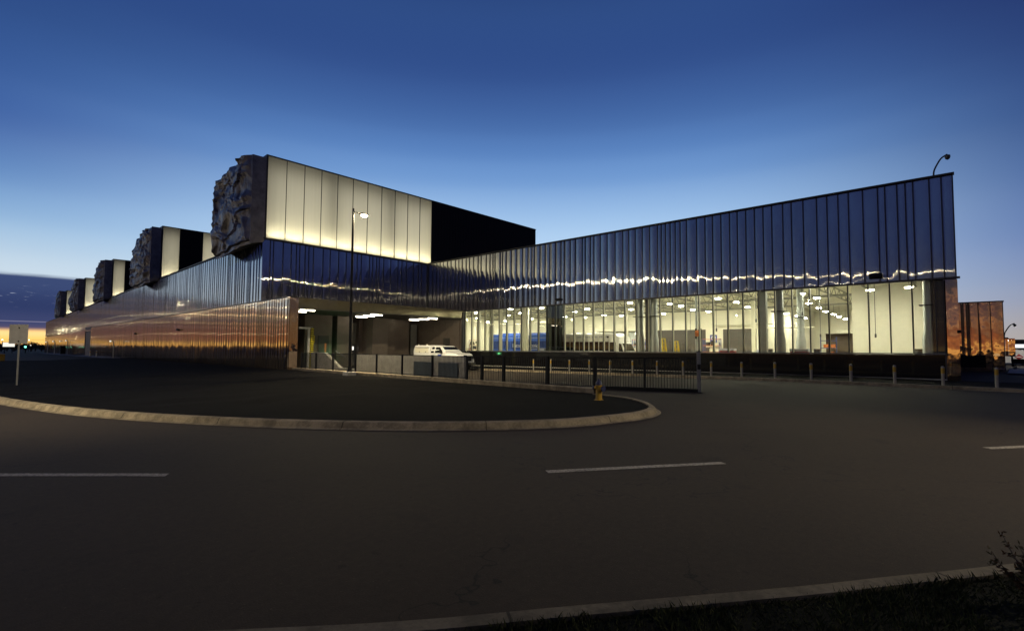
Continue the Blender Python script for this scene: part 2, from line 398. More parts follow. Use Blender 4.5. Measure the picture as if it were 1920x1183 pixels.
ORG = {}
def obj(name, mb, mat, parent=None, local=False, bevel=0, label=None, **kw):
    org = (0, 0, 0) if (parent is None or local) else ORG[parent.name]
    me = mb.mesh(name, org, **kw) if isinstance(mb, MB) else mb
    o = bpy.data.objects.new(name, me); COL.objects.link(o)
    me.materials.clear(); me.materials.append(M[mat])
    if isinstance(mb, MB) and hasattr(mb, 'along'):
        me.attributes.new('along', 'FLOAT', 'POINT').data.foreach_set('value', mb.along)
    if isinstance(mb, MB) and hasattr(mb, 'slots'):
        me.materials.append(M['seam_shade']); me.polygons.foreach_set('material_index', mb.slots)
    if parent: o.parent = parent; ORG[o.name] = org
    if bevel:
        b = o.modifiers.new('bevel', 'BEVEL'); b.width = bevel; b.segments = 2; b.limit_method = 'ANGLE'; b.angle_limit = R(40)
    if label: o['label'] = label
    return o
def tag(o, label, cat, group=None):
    o['label'] = label; o['category'] = cat
    if group: o['group'] = group
    return o
def thing(name, label, cat, loc=(0, 0, 0), rz=0, group=None):
    o = bpy.data.objects.new(name, None); COL.objects.link(o); o.empty_display_size = .3
    o.location = loc; o.rotation_euler.z = rz; ORG[o.name] = tuple(loc)
    return tag(o, label, cat, group)
def solo(name, mb, mat, label, cat, group=None, **kw): return tag(obj(name, mb, mat, **kw), label, cat, group)
def struct(name, mb, mat, **kw): o = obj(name, mb, mat, **kw); o['kind'] = 'structure'; return o
def dup(root, loc, rz=None, label=None):
    r = root.copy(); COL.objects.link(r); r.location = loc; ORG[r.name] = tuple(loc)
    if rz is not None: r.rotation_euler.z = rz
    if label: r['label'] = label
    for ch in list(root.children):
        k = ch.copy(); COL.objects.link(k); k.parent = r
        for gc in list(ch.children):
            q = gc.copy(); COL.objects.link(q); q.parent = k
    return r
def lamp(name, kind, loc, energy, col, parent=None, **kw):
    l = bpy.data.lights.new(name, kind); l.energy = energy; l.color = col
    for k, v in kw.items(): setattr(l, k, v)
    o = bpy.data.objects.new(name, l); COL.objects.link(o)
    if parent: o.parent = parent; o.location = Vector(loc)-Vector(ORG[parent.name])
    else: o.location = loc
    return o
def gz(y): return -.011*min(max(y-8, 0), 35)-.006*min(max(y-43, 0), 240)

# ------------------------------------------------------------------ ground, island, kerbs, markings
def drape(poly, add, cell=None, bump=0., ys=(8, 43, 283)):
    bm = bmesh.new(); vs = [bm.verts.new((x, y, 0)) for x, y in poly]; bm.faces.new(vs)
    y0, y1 = min(p[1] for p in poly), max(p[1] for p in poly); x0, x1 = min(p[0] for p in poly), max(p[0] for p in poly)
    cuts = [((0, y, 0), (0, 1, 0)) for y in ys]
    if cell:
        y = y0
        while y < y1: cuts.append(((0, y, 0), (0, 1, 0))); y += cell*(1 if y < 45 else 6)
        x = x0
        while x < x1: cuts.append(((x, 0, 0), (1, 0, 0))); x += cell
    for co, no in cuts: bmesh.ops.bisect_plane(bm, geom=bm.verts[:]+bm.edges[:]+bm.faces[:], plane_co=co, plane_no=no)
    for v in bm.verts:
        edge = v.is_boundary
        v.co.z = gz(v.co.y)+add+(0 if edge or not bump else bump*noise.noise(v.co*.9)+bump*.6*noise.noise(v.co*3.1)+bump*1.5*max(0, noise.noise(v.co*.15)))
    bmesh.ops.recalc_face_normals(bm, faces=bm.faces)
    me = bpy.data.meshes.new('m'); bm.to_mesh(me); bm.free(); return me
struct('ground', drape([(-1500, -1500), (3000, -1500), (3000, 3000), (-1500, 3000)], 0), 'asphalt')
CX = lambda y: 14.67+.0757*(y-9.7)
isl = [(-7.5, 95), (-6.2, 70), (-4, 50), (-2.2, 37), (-.6, 27.5), (.3, 21.9), (1.24, 17.77), (2.02, 15.34), (2.74, 13.59), (3.76, 11.54), (4.76, 9.91),
       (5.88, 8.41), (6.93, 7.4), (7.84, 6.74), (8.7, 6.27), (9.77, 5.95), (10.73, 5.78), (11.48, 5.8), (12.23, 6.02), (12.82, 6.4), (13.52, 7.02), (14.15, 7.9), (14.45, 8.7), (14.62, 9.5)]
def catmull(p, k=4):
    o = []
    for i in range(len(p)-1):
        a, b, c_, e = [Vector(p[max(0, min(len(p)-1, i+j))]) for j in (-1, 0, 1, 2)]
        for q in range(k):
            t = q/k; o.append(.5*((2*b)+(c_-a)*t+(2*a-5*b+4*c_-e)*t*t+(3*b-a-3*c_+e)*t**3))
    o.append(Vector(p[-1])); return o
def offset(path, dd):
    o = []
    for i, p in enumerate(path):
        t = (path[min(i+1, len(path)-1)]-path[max(i-1, 0)]).normalized(); o.append(p+Vector((-t.y, t.x))*dd)
    return o
def sweep(path, prof, zf=lambda p: gz(p.y)):       # prof: (offset to the left, height)
    mb = MB(); n = len(prof); rows = [offset(path, dd) for dd, h in prof]
    vs = [(rows[k][i].x, rows[k][i].y, zf(path[i])+prof[k][1]) for i in range(len(path)) for k in range(n)]
    mb.add(vs, [(i*n+k, i*n+k+1, (i+1)*n+k+1, (i+1)*n+k) for i in range(len(path)-1) for k in range(n-1)], True)
    ln = [0.]
    for a, b in zip(path[:-1], path[1:]): ln.append(ln[-1]+(b-a).length)
    mb.along = [l for l in ln for k in range(n)]
    return mb
ip = catmull([Vector(p) for p in isl], 4)
struct('island_kerb', sweep(ip, [(0, .004), (.10, .025), (.15, .12), (.18, .145), (.31, .15), (.32, .0)]), 'kerb', sharp=40)
inner = [tuple(p) for p in offset(ip, .30)]
mul = inner+[(14.7, 9.7)]+[(CX(y)-.02, y) for y in (12, 17, 22, 27, 32, 36, 40.4)]+[(16.9, 112), (10.9, 108), (5.9, 97), (-7, 96)]
struct('mulch_bed', drape(mul, .12, 1.0, .05), 'mulch')
struct('strip_bed', drape([(29.0, -14), (36.6, -14), (36.0, 40), (29.0, 40)], .06, 1.2, .02), 'mulch')
def flat(poly, add): return drape(poly, add)
for q in ([(-.9, 10.63), (1.72, 7.8), (1.64, 7.68), (-.98, 10.5)], [(5.36, 4.36), (7.62, 2.80), (7.55, 2.69), (5.28, 4.24)], [(12.05, -.10), (14.2, -1.62), (14.1, -1.74), (11.95, -.22)]):
    struct('road_marking', flat(q, .004), 'marking')
rk = catmull([Vector(p) for p in [(26.6, 60), (28.5, 40), (28.72, 24), (28.78, 11), (28.85, 6), (28.9, 2), (29.0, -2), (29.3, -14), (30, -40)]], 4)
struct('roadside_kerb', sweep(rk, [(-.32, .005), (-.02, .012), (0, .14), (.03, .15), (.2, .155), (.22, .04)]), 'kerb', sharp=40)
gk = catmull([Vector(p) for p in [(-14, 22), (-8, 12), (-4, 7.55), (-1, 4.82), (1.06, 2.98), (1.76, 2.38), (2.54, 1.8), (3.73, .9), (4.3, .5), (5.07, -.05), (7, -1.35), (12, -4.5), (20, -9), (40, -18)]], 5)
struct('grass_side_kerb', sweep(gk, [(0, .004), (-.02, .13), (-.04, .15), (-.16, .155), (-.17, .05)]), 'kerb_dimmed', sharp=40)
gi = [tuple(p) for p in offset(gk, -.15)]
struct('lawn', drape([p for p in gi if p[0] < 22]+[(22, -40), (-40, -40), (-40, 24)], .13, 1.5, .03), 'soil')
def kerb_y(x):
    for a, b in zip(gk[:-1], gk[1:]):
        if a.x <= x <= b.x: return a.y+(b.y-a.y)*(x-a.x)/(b.x-a.x)
    return -99
gb = MB(); rng = random.Random(3)
for i in range(190000):
    x, y = rng.uniform(.3, 7.5), rng.uniform(-3.2, 3.2)
    k = (y-kerb_y(x))*.78
    if k > -.15 or k < -3.2 or x*x+y*y < .8: continue
    if rng.random() > 1.0*math.exp(k*1.0)+.12: continue
    hh = rng.uniform(.02, .065)*(1.2 if noise.noise(Vector((x*1.5, y*1.5, 0))) > 0 else .7); a = rng.uniform(0, 6.28); w = .004
    lx, ly = rng.uniform(-.04, .04), rng.uniform(-.04, .04); ux, uy = math.cos(a)*w, math.sin(a)*w
    gb.add([(x-ux, y-uy, .12), (x+ux, y+uy, .12), (x+lx*.4+ux*.6, y+ly*.4+uy*.6, .12+hh*.6), (x+lx, y+ly, .12+hh)], [(0, 1, 2, 3)])
o = obj('grass', gb, 'blade', recalc=False); o['kind'] = 'stuff'
# pavements at the foot of the left wall and at far right, drive beyond the bed
struct('pavement', flat([(17.0, 113), (17.0, 165), (13.2, 165), (14.6, 118)], .1), 'concrete')
struct('far_pavement', flat([(15.8, 170), (17.0, 240), (12.5, 245), (13.2, 175)], .1), 'concrete')
struct('side_pavement', flat([(50.5, -1.9), (64, -2.6), (64, -8), (48, -8)], .1), 'concrete')

# ------------------------------------------------------------------ the depot building
BLD = thing('depot_building', 'long bus depot clad in ribbed steel with a lit glazed hall', 'building', (17.04, 47, 0))
def facade(p0, p1, z0, z1, seed, wmin, wmax, rw, rd, sag, seam_shade=True):
    """ribbed sheet cladding; outward is left of p0->p1"""
    p0, p1 = Vector(p0), Vector(p1); L = (p1-p0).length; t = (p1-p0)/L; n = Vector((-t.y, t.x)); rr = random.Random(seed)
    pts = []; s = 0
    while s < L:
        w = rr.uniform(wmin, wmax) if rr.random() < .7 else rr.uniform(wmin*.55, wmin)
        if s+w > L-.15: w = L-s
        a = rr.uniform(-.012, .012)*w
        r_ = rd if seam_shade else rd*(.25+.75*math.exp(-s/22))
        pts += [(s, 0, 0), (s+.004, r_, 0), (s+rw-.004, r_, 0), (s+rw, 0, 0)]
        for k in range(1, 6):
            q = k/6; pts.append((s+rw+(w-rw)*q, sag*w*(1-(2*q-1)**2)+a*(q-.5), 1))
        s += w
    pts.append((L, 0, 0))
    zf = lambda z, y: z(y) if callable(z) else z
    mb = MB(); vs = []
    for s_, dd, _ in pts:
        q = p0+t*min(s_, L)+n*dd; vs += [(q.x, q.y, zf(z0, q.y)), (q.x, q.y, zf(z1, q.y))]
    mb.add(vs, [(2*i+1, 2*i, 2*i+2, 2*i+3) for i in range(len(pts)-1)], True)
    mb.slots = [1 if seam_shade and (pts[i][2] == 0 and pts[i+1][2] == 0) else 0 for i in range(len(pts)-1)]
    return mb
RZ = lambda y: 11.52-.0018*(y-47)
base = lambda y: gz(y)-.3
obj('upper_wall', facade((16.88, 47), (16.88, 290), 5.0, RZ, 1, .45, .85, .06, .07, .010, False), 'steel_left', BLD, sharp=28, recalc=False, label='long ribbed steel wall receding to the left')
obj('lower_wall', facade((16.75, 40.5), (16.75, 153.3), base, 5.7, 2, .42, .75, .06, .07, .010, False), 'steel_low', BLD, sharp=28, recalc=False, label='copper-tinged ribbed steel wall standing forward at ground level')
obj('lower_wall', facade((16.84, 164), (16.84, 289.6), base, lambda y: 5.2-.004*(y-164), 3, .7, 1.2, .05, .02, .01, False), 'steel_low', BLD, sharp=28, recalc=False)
obj('wall_end', MB().box(16.75, 17.42, 40.42, 40.5, base(40), 5.66), 'steel_wavy', BLD)
obj('wall_back', MB().box(17.36, 17.42, 40.5, 53, base(40), 5.6), 'charcoal', BLD)
obj('wall_coping', MB().box(16.68, 17.42, 40.38, 153.3, 5.70, 5.76), 'cap', BLD)
ob = MB().box(16.95, 17.2, 153.3, 164, -2.2, 6.0); ob.box(16.86, 17.2, 153.2, 153.5, -2, 5.9); ob.box(16.86, 17.2, 163.7, 164.1, -2, 6.0); ob.box(16.86, 17.2, 153.5, 163.7, 5.3, 6.0)
obj('loading_bay_door', ob, 'dark_door', BLD)
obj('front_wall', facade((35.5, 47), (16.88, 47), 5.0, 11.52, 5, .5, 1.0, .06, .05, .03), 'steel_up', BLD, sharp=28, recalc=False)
W0, W1 = Vector((36.31, .43)), Vector((35.52, 47.0)); WT = (W1-W0).normalized(); WX = lambda y: W0.x+(y-W0.y)*WT.x/WT.y
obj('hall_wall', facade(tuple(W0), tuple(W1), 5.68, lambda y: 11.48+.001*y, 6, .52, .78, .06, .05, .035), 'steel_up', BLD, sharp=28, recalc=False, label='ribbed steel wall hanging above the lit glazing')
cp = MB(); cp.box(16.9, 17.2, 47, 290, 11.5, 11.53)
cp = MB(); cp.quad((16.72, 46.9, 11.52), (17.5, 46.9, 11.52), (17.5, 290, 11.08), (16.72, 290, 11.08))
cp.quad((16.72, 46.9, 11.42), (16.72, 46.9, 11.53), (16.72, 290, 11.09), (16.72, 290, 10.98))
cp.box(16.84, 35.5, 46.86, 47.3, 11.49, 11.6)
cp.beam((W0.x, W0.y-.05, 11.53), (W1.x, W1.y, 11.57), .34, .10)
obj('parapet_cap', cp, 'cap', BLD)
ra = MB(); ra.box(17.3, 92, 47.3, 289.5, 10.7, 10.9); ra.box(36.75, 92, 1.5, 47.3, 10.6, 10.8)
obj('roof', ra, 'cap', BLD)
ex = MB(); ex.box(36.75, 92, 1.3, 1.5, -.3, 11.2); ex.box(36.6, 36.75, .45, 1.5, -.3, 11.2); ex.box(17.3, 92, 289.5, 289.8, -3, 10.9); ex.box(92, 92.2, 1.5, 289.5, -3, 11.0); ex.box(17.15, 17.3, 47.1, 289.5, -3, 4.9)
obj('rear_wall', ex, 'charcoal', BLD)
# canopy over the dock
cf = MB(); cf.box(17.42, 36.0, 40.48, 40.56, 4.88, 5.7)
obj('canopy_fascia', cf, 'steel_fascia', BLD)
obj('canopy_roof', MB().box(17.42, 36.0, 40.56, 47, 5.55, 5.68), 'cap', BLD)
obj('canopy_soffit', MB().box(17.42, 36.0, 40.56, 53, 4.80, 4.88), 'soffit', BLD)
# dock back wall: piers, recessed roller doors
bw = MB(); z0 = base(50)
for x0, x1, y in ((17.42, 20.0, 47.2), (20.0, 21.0, 50.2), (21.0, 23.8, 47.2), (27.8, 28.25, 49.0), (31.45, 34.0, 48.4), (37.4, 37.6, 49)):
    bw.box(x0, x1, y, 53, z0, 4.8)
bw.box(23.8, 35.8, 52.6, 53, z0, 4.8)
obj('dock_wall', bw, 'charcoal', BLD)
pr = MB(); pr.box(24.4, 26.1, 47.3, 52.6, z0, 4.8); pr.box(28.3, 30.2, 47.0, 52.6, z0, 4.8)
obj('dock_pier', pr, 'charcoal_pale', BLD)
obj('dock_pier', MB().box(30.2, 31.45, 47.6, 52.6, z0, 4.8), 'charcoal', BLD)
obj('roller_door', MB().box(26.6, 27.8, 49.6, 49.8, z0, 4.3), 'grey_door', BLD)
obj('roller_door', MB().box(34.0, 34.8, 48.0, 48.2, z0, 4.3), 'grey_door', BLD)
pw = MB()
for k in range(9): pw.box(35.3+.07, 35.42, 41.0+k*1.1, 41.0+k*1.1+1.08, z0, 4.78)
pw.box(35.45, 35.55, 40.6, 51, z0, 4.8)
obj('side_panels', pw, 'charcoal', BLD)
obj('corner_trim', MB().box(35.33, 35.80, 40.36, 40.59, z0, 5.5), 'rib_dark', BLD)
dw = MB(); dw.box(35.33, 35.40, 42.6, 43.7, z0, 2.7); obj('service_door', dw, 'dark_door', BLD)
dd = MB(); dd.box(22.35, 23.45, 47.12, 47.19, z0, 2.75); obj('service_door', dd, 'dark_door', BLD)
obj('door_notice', MB().box(23.0, 23.18, 47.10, 47.115, 1.1, 2.0), 'em_notice', BLD)
fr = MB(); fr.box(19.9, 21.2, 45.9, 46.1, 3.32, 3.5); fr.box(20.75, 20.95, 45.9, 46.1, z0, 3.32); fr.box(21.0, 21.1, 46.1, 47.2, 3.3, 3.45)
obj('dock_door_frame', fr, 'white_paint', BLD)
obj('dock_bumper', MB().box(21.0, 21.26, 45.8, 46.05, -.3, 3.45), 'hazard', BLD)
# curtain wall of the hall
CW = obj('curtain_wall', MB().box(36.2, 36.34, .92, 1.0, 1.4, 5.6), 'rib_dark', BLD)
sill = lambda y: 1.555-.0052*y
head = lambda y: 5.66-.0018*y
gl = MB()
my = [1.35+1.026*k for k in range(39)]
edges = [1.0]+my
for a, b in zip(edges[:-1], edges[1:]):
    if abs((a+b)/2-27.9) < 1.2: continue
    gl.quad((WX(a)+.02, a, head(a)), (WX(b)+.02, b, head(b)), (WX(b)+.02, b, sill(b)), (WX(a)+.02, a, sill(a)))
obj('glass_panes', gl, 'glass', CW, recalc=False)
ps = [(a, b) for a, b in zip(edges[:-1], edges[1:]) if abs((a+b)/2-27.9) < 1.2]
pa, pb = ps[0][0], ps[-1][1]
gd = MB(); gd.quad((WX(pa)+.02, pa, head(pa)), (WX(pb)+.02, pb, head(pb)), (WX(pb)+.02, pb, sill(pb)), (WX(pa)+.02, pa, sill(pa)))
obj('tinted_pane', gd, 'glass_dark', CW, recalc=False)
for y in my:
    x = WX(y)
    mu = MB().box(x-.05, x+.03, y-.027, y+.027, sill(y), head(y))
    m_ = obj('mullion', mu, 'rib_dark', CW)
    obj('mullion_fin', MB().box(x+.03, x+.20, y-.035, y+.035, sill(y), head(y)), 'cream_metal', BLD)
obj('sill_rail', MB().beam((WX(.95)-.06, .95, sill(.95)-.04), (WX(39.9)-.06, 39.9, sill(39.9)-.04), .14, .08), 'galv', CW)
obj('head_rail', MB().beam((WX(.3)-.08, .3, head(.3)+.05), (WX(40.4)-.08, 40.4, head(40.4)+.05), .26, .10), 'rib_dark', CW)
obj('plinth', MB().add([(36.26, .98, -.1), (35.60, 40.4, -.5), (35.60, 40.4, sill(40)-.09), (36.26, .98, sill(1)-.09), (36.5, .98, -.1), (36.0, 40.4, -.5), (36.0, 40.4, sill(40)-.09), (36.5, .98, sill(1)-.09)],
    [(0, 1, 2, 3), (4, 7, 6, 5), (3, 2, 6, 7), (0, 3, 7, 4), (1, 5, 6, 2)]), 'granite', BLD, label='polished black plinth below the glazing')
obj('plinth_kerb', MB().beam((36.1, .98, .03), (35.45, 40.4, -.28), .22, .18), 'concrete', BLD)
pi = MB()
K = 14
for i in range(K):
    za, zb = -.15+(5.62+.15)*i/K, -.15+(5.62+.15)*(i+1)/K
    pi.quad((36.2, 1.0, za), (36.2, 1.0, zb), (36.2, .42, zb), (36.2, .42, za))
pi.quad((36.2, .42, -.15), (36.2, .42, 5.62), (36.6, .42, 5.62), (36.6, .42, -.15))
obj('end_pier', pi, 'steel_wavy', BLD)
obj('pier_trim', MB().box(36.17, 36.4, .97, 1.03, -.1, 5.6), 'rib_dark', BLD)
obj('end_panel', MB().box(36.36, 36.5, 1.0, 1.33, 1.5, 5.6), 'grey_door', BLD)

# hall interior
it = MB(); it.box(36.76, 64, 1.5, 66, -.02, 0); obj('hall_floor', it, 'floor_in', BLD)
obj('hall_ceiling', MB().box(36.76, 91, 1.5, 66, 7.7, 7.8), 'white', BLD)
iw = MB()
for a, b in ((18, 19.0), (23.0, 25.2), (32.0, 35.0), (42.0, 66)): iw.box(64, 64.2, a, b, 0, 4.22)
iw.box(64, 64.2, 18, 66, 4.22, 7.7)
iw.box(64.2, 90, 18, 18.2, 0, 7.7); iw.box(90, 90.2, 6.7, 18, 4.2, 7.7); iw.box(90, 90.2, 6.7, 12.0, 0, 4.2); iw.box(90, 90.2, 16.6, 18, 0, 4.2)
iw.box(97, 97.2, 11, 18, 0, 4.4); iw.box(90.2, 97, 11, 18, 4.4, 4.5); iw.box(90.2, 97, 17.9, 18.1, 0, 4.4)
iw.box(50, 50.2, 1.5, 7.25, 0, 7.7); iw.box(50.2, 90, 7.0, 7.2, 0, 7.7)
iw.box(36.6, 64, 66, 66.2, 0, 7.7); iw.box(36.6, 36.8, 47.3, 66, 0, 7.7)
obj('hall_partition', iw, 'white', BLD)
for a, b in ((19.0, 23.0), (25.2, 32.0)): obj('roller_door', MB().box(64.03, 64.15, a, b, 0, 4.22), 'dark_door', BLD)
obj('bay_opening', MB().box(70, 70.2, 33, 46, 0, 4.4), 'duct', BLD)
obj('bay_opening', MB().box(64.2, 70, 45, 45.2, 0, 4.3), 'cream_metal', BLD)
obj('hall_ceiling_panel', MB().box(64.2, 70, 33, 46, 4.3, 4.4), 'white', BLD)
tr = MB()
for y in [3.0+3.1*k for k in range(20)]:
    tr.beam((37, y, 6.75), (63.8, y, 6.75), .09, .09); tr.beam((37, y, 7.55), (63.8, y, 7.55), .09, .09)
    for k in range(22): tr.beam((37+k*1.22, y, 6.75 if k % 2 else 7.55), (38.22+k*1.22, y, 7.55 if k % 2 else 6.75), .05, .05)
for x in (42, 53, 63): tr.box(x-.12, x+.12, 1, 65.8, 6.55, 6.75)
for x in (38.5, 47.5, 58.5): tr.tube([(x, 1, 7.2), (x, 65, 7.2)], .12, 6)
obj('roof_truss', tr, 'truss', BLD)
for x, y, w in ((53, 30.5, .17), (53, 47, .17), (42, 36.8, .17), (42, 33.2, .17), (42, 45, .17), (53, 16, .17), (37.1, 33.0, .12), (37.1, 29.6, .12), (37.2, 37.9, .12), (37.2, 36.4, .12), (39, 35, .12)):
    obj('hall_column', MB().box(x-w, x+w, y-w, y+w, 0, 6.6), 'cream_metal', BLD)
obj('hall_column', MB().box(36.75, 37.1, 19.05, 19.4, 0, 6.6), 'rib_dark', BLD)
obj('hall_column', MB().box(36.75, 37.2, 10.3, 10.8, 0, 6.6), 'duct', BLD)
obj('hall_column', MB().tube([(39.5, 16.3, 0), (39.5, 16.3, 7.5)], .10, 10), 'duct', BLD)
obj('hall_column', MB().box(36.75, 37.3, 28.3, 29.2, 0, 6.6), 'dark_door', BLD)
for y, x in ((20.0, 37.0), (18.75, 37.0), (9.55, 37.2), (1.68, 37.0), (10.0, 45)):
    r_ = .26
    obj('ventilation_duct', MB().lathe([(r_*1.35, 1.3), (r_*1.35, 2.35), (r_, 2.9), (r_, 7.4)], (x, y, 0), 18), 'duct', BLD)
    obj('duct_bracket', MB().box(x-.5, x+.5, y-.42, y+.42, 4.28, 4.32), 'rib_dark', BLD)
for x, y, l in ((44, 5.0, 4.6), (50, 9.6, 4.4), (41, 12.2, 3.4), (43, 16, 4), (41, 9, 3), (42.5, 8.2, 2.6), (60, 15, 5), (47, 20, 4), (43, 22.5, 4)):
    obj('hanging_cable', MB().tube([(x, y, 7.4), (x, y, 7.5-l), (x+.001, y, 7.45-l), (x+.001, y, 7.2-l)], [.018, .018, .06, .06], 6), 'rib_dark', BLD)
for y0, y1, x, z in ((12.5, 17.5, 62, 4.1), (11.2, 14.5, 88, 4.4), (33.8, 37.5, 44, 4.6), (39, 43, 44, 4.4), (17, 24, 63.5, 4.6)):
    obj('cable_tray', MB().box(x-.08, x+.08, y0, y1, z, z+.16), 'cream_metal', BLD)

# clerestory boxes with crumpled steel ends
def crumple_end(y0, y1, seed):
    rr = random.Random(seed); NY, NZ = 46, 60; zb, zt = 10.9, 19.02
    mb = MB(); g_ = []
    off = Vector((seed*13.7, seed*5.1, seed*9.3))
    def shard(p):                                    # flat facets with random tilt, one per voronoi cell
        dd, pts_ = noise.voronoi(p); fp = pts_[0]; w1 = noise.cell_vector(fp*3.7+Vector((.3, .7, .1))); q = p-fp
        return (w1.x-.5)*1.1*q.x+(w1.y-.5)*1.5*q.y+(w1.z-.5)*.55-.10*max(0, .12-(dd[1]-dd[0]))/.12
    def D(u, v):                                     # u: 0 near .. 1 far, v: 0 bottom .. 1 top
        p = Vector((u*2.6, v*3.2, 0))+off
        wp = p+Vector((noise.noise(p*1.1), noise.noise(p*1.1+Vector((9, 2, 4))), 0))*.35
        e = min(1, .22+u*6)
        return e*(.58+.25*shard(wp*.8)+.17*shard(wp*1.9)+.34*noise.noise(p*.8)+.22*(1-2.5*abs(noise.noise(wp*1.5)))+.10*(1-2.5*abs(noise.noise(wp*3.3+Vector((4, 4, 1)))))+.5*u*(1-abs(2*v-.75)))
    for i in range(NZ+1):
        v = i/NZ
        for j in range(NY+1):
            u = j/NY
            sag = (.55*u**1.5+.12*noise.noise(Vector((u*4, seed, 1)))) if v < .02 else 0
            yy = y0+(y1-y0)*u+(.25*noise.noise(Vector((u*5, v*7, seed))) if .05 < u < .97 else 0)
            dz = .12*noise.noise(Vector((u*6, v*6, seed+4)))
            zt_ = zt-.75*u**1.2+.18*noise.noise(Vector((u*5, seed*3, 2)))
            zb_ = zb-.5*min(1, u*1.6)+.1*noise.noise(Vector((u*4, seed, 1)))
            x = 16.02-D(u, v)*(1.0 if v > .04 else .75)
            if j == 0: x = 15.72+.06*noise.noise(Vector((v*9, seed, 0)))
            g_.append((x, yy, zb_+(zt_-zb_)*v+dz*(0 < v < 1)))
    n = NY+1
    mb.add(g_, [(i*n+j, i*n+j+1, (i+1)*n+j+1, (i+1)*n+j) for i in range(NZ) for j in range(NY)])
    ring = [i*n for i in range(NZ+1)]+[NZ*n+j for j in range(1, n)]+[i*n+n-1 for i in range(NZ-1, -1, -1)]+[j for j in range(n-2, 0, -1)]
    o_ = len(mb.v); mb.v += [(16.93, mb.v[k][1], min(max(mb.v[k][2], 11.2), 19.6)) for k in ring]
    m_ = len(ring)
    for k in range(m_): mb.f.append((ring[k], ring[(k+1) % m_], o_+(k+1) % m_, o_+k)); mb.smooth.append(False)
    return mb
boxes = [(47.0, [(17.07, 35.95, 'lit')], (35.95, 56)), (87.0, [(17.15, 19.25, 'lit'), (22.35, 36, 'lit')], (36, 56)), (128.5, [(17.15, 18.97, 'lit')], (18.97, 56)),
         (170.5, [(17.15, 36, 'lit')], (36, 56)), (215.5, [(17.15, 36, 'lit')], (36, 56))]
for bi, (y0, segs, blk) in enumerate(boxes):
    yb = y0+8.8; zt, zb = 19.3, 11.62
    bx = MB(); bx.box(17.0, 55.3, y0+1.6, yb, 10.9, zt-.1)
    B = obj('roof_box', bx, 'black_clad', BLD, label='roof box nearest the street corner' if bi == 0 else None)
    cr = obj('crumpled_end', crumple_end(y0-.02, yb, bi+2), 'crumple', B, sharp=42)
    tp = MB(); xl = segs[0][0]; tp.box(xl-.15, 55.35, y0-.06, yb, zt-.02, zt+.06); tp.box(xl-.15, xl, y0-.04, y0+1.6, 11.4, zt-.02); tp.box(xl, 55.3, y0-.04, y0+.1, 11.42, zb)
    obj('box_frame', tp, 'cap', B)
    last = segs[0][0]; dark = []
    for (a, b, _) in segs:
        if a-last > .3: dark.append((last, a))
        last = b
    dark.append((last, 55.3))
    for a, b in dark:
        bc = MB(); bc.box(a, b, y0, y0+.12, zb, zt-.02)
        x = a+.15
        while x < b: bc.box(x, x+.02, y0-.02, y0, zb, zt-.05); x += .45
        obj('black_cladding', bc, 'black_clad', B)
    for a, b, _ in segs:
        n_ = max(1, round((b-a)/1.723)); w = (b-a)/n_
        gm = MB(); gm.quad((a, y0+.05, zb), (b, y0+.05, zb), (b, y0+.05, zt-.05), (a, y0+.05, zt-.05)); obj('translucent_glazing', gm, 'channel', B, recalc=False)
        for k in range(1, n_):
            obj('glazing_bar', MB().box(a+k*w-.022, a+k*w+.022, y0-.03, y0+.045, zb, zt-.03), 'rib_dark', B)
        bk = MB(); bk.box(a, b, y0+1.45, y0+1.55, zb, zt-.1); bk.box(a, b, y0+.1, y0+1.45, zb-.1, zb); bk.box(a-.06, a, y0+.1, y0+1.5, zb, zt); bk.box(b, b+.06, y0+.1, y0+1.5, zb, zt)
        obj('box_lining', bk, 'white', B)
        for k in range(n_):
            if bi == 0 and k in (3, 7): obj('box_column', MB().box(a+(k+.55)*w, a+(k+.95)*w, y0+.75, y0+1.2, zb, zt-.1), 'truss', B)
        ls = MB(); lw = MB()
        for k in range(n_):
            ls.quad((a+(k+.12)*w, y0+.50, zb+.06), (a+(k+.88)*w, y0+.50, zb+.06), (a+(k+.88)*w, y0+.66, zb+.06), (a+(k+.12)*w, y0+.66, zb+.06))
        obj('strip_light', ls, 'em_strip', B, recalc=False)
        lw.quad((a, y0+1.40, zb+.2), (b, y0+1.40, zb+.2), (b, y0+1.40, zt-1.0), (a, y0+1.40, zt-1.0))
        obj('wash_light', lw, 'em_wash', B, recalc=False)

# ------------------------------------------------------------------ neighbouring block, walkway canopy, far right
B2 = thing('steel_block', 'low copper-toned steel block beyond the right end of the glazed hall', 'building', (56.5, 1, 0))
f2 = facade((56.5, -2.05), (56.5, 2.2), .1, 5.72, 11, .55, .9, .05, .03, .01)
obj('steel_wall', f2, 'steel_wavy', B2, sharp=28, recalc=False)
b2 = MB(); b2.box(56.6, 64, -2.05, .4, 0, 5.7); obj('block_body', b2, 'charcoal', B2)
obj('coping', MB().box(56.4, 64, -2.1, 2.2, 5.72, 5.8), 'cap', B2)
obj('louvre', MB().box(56.3, 56.4, -.9, .9, .3, 1.3), 'iron', B2)
obj('wall_lamp', MB().lathe([(.02, 1.28), (.22, 1.3), (.16, 1.45), (.02, 1.5)], (56.2, -1.55, 0), 10), 'em_amber', B2)
cv = thing('walkway_canopy', 'short steel canopy on posts behind the copper-toned block', 'canopy', (75, -3, 0))
cfm = MB()
for i in range(5): cfm.box(75, 75.1, -3.5+i*.25, -3.5+i*.25+.235, 1.12, 3.02)
obj('fascia', cfm, 'steel_wavy', cv); obj('canopy_top', MB().box(75.1, 80, -3.5, -1, 2.9, 3.05), 'cap', cv)
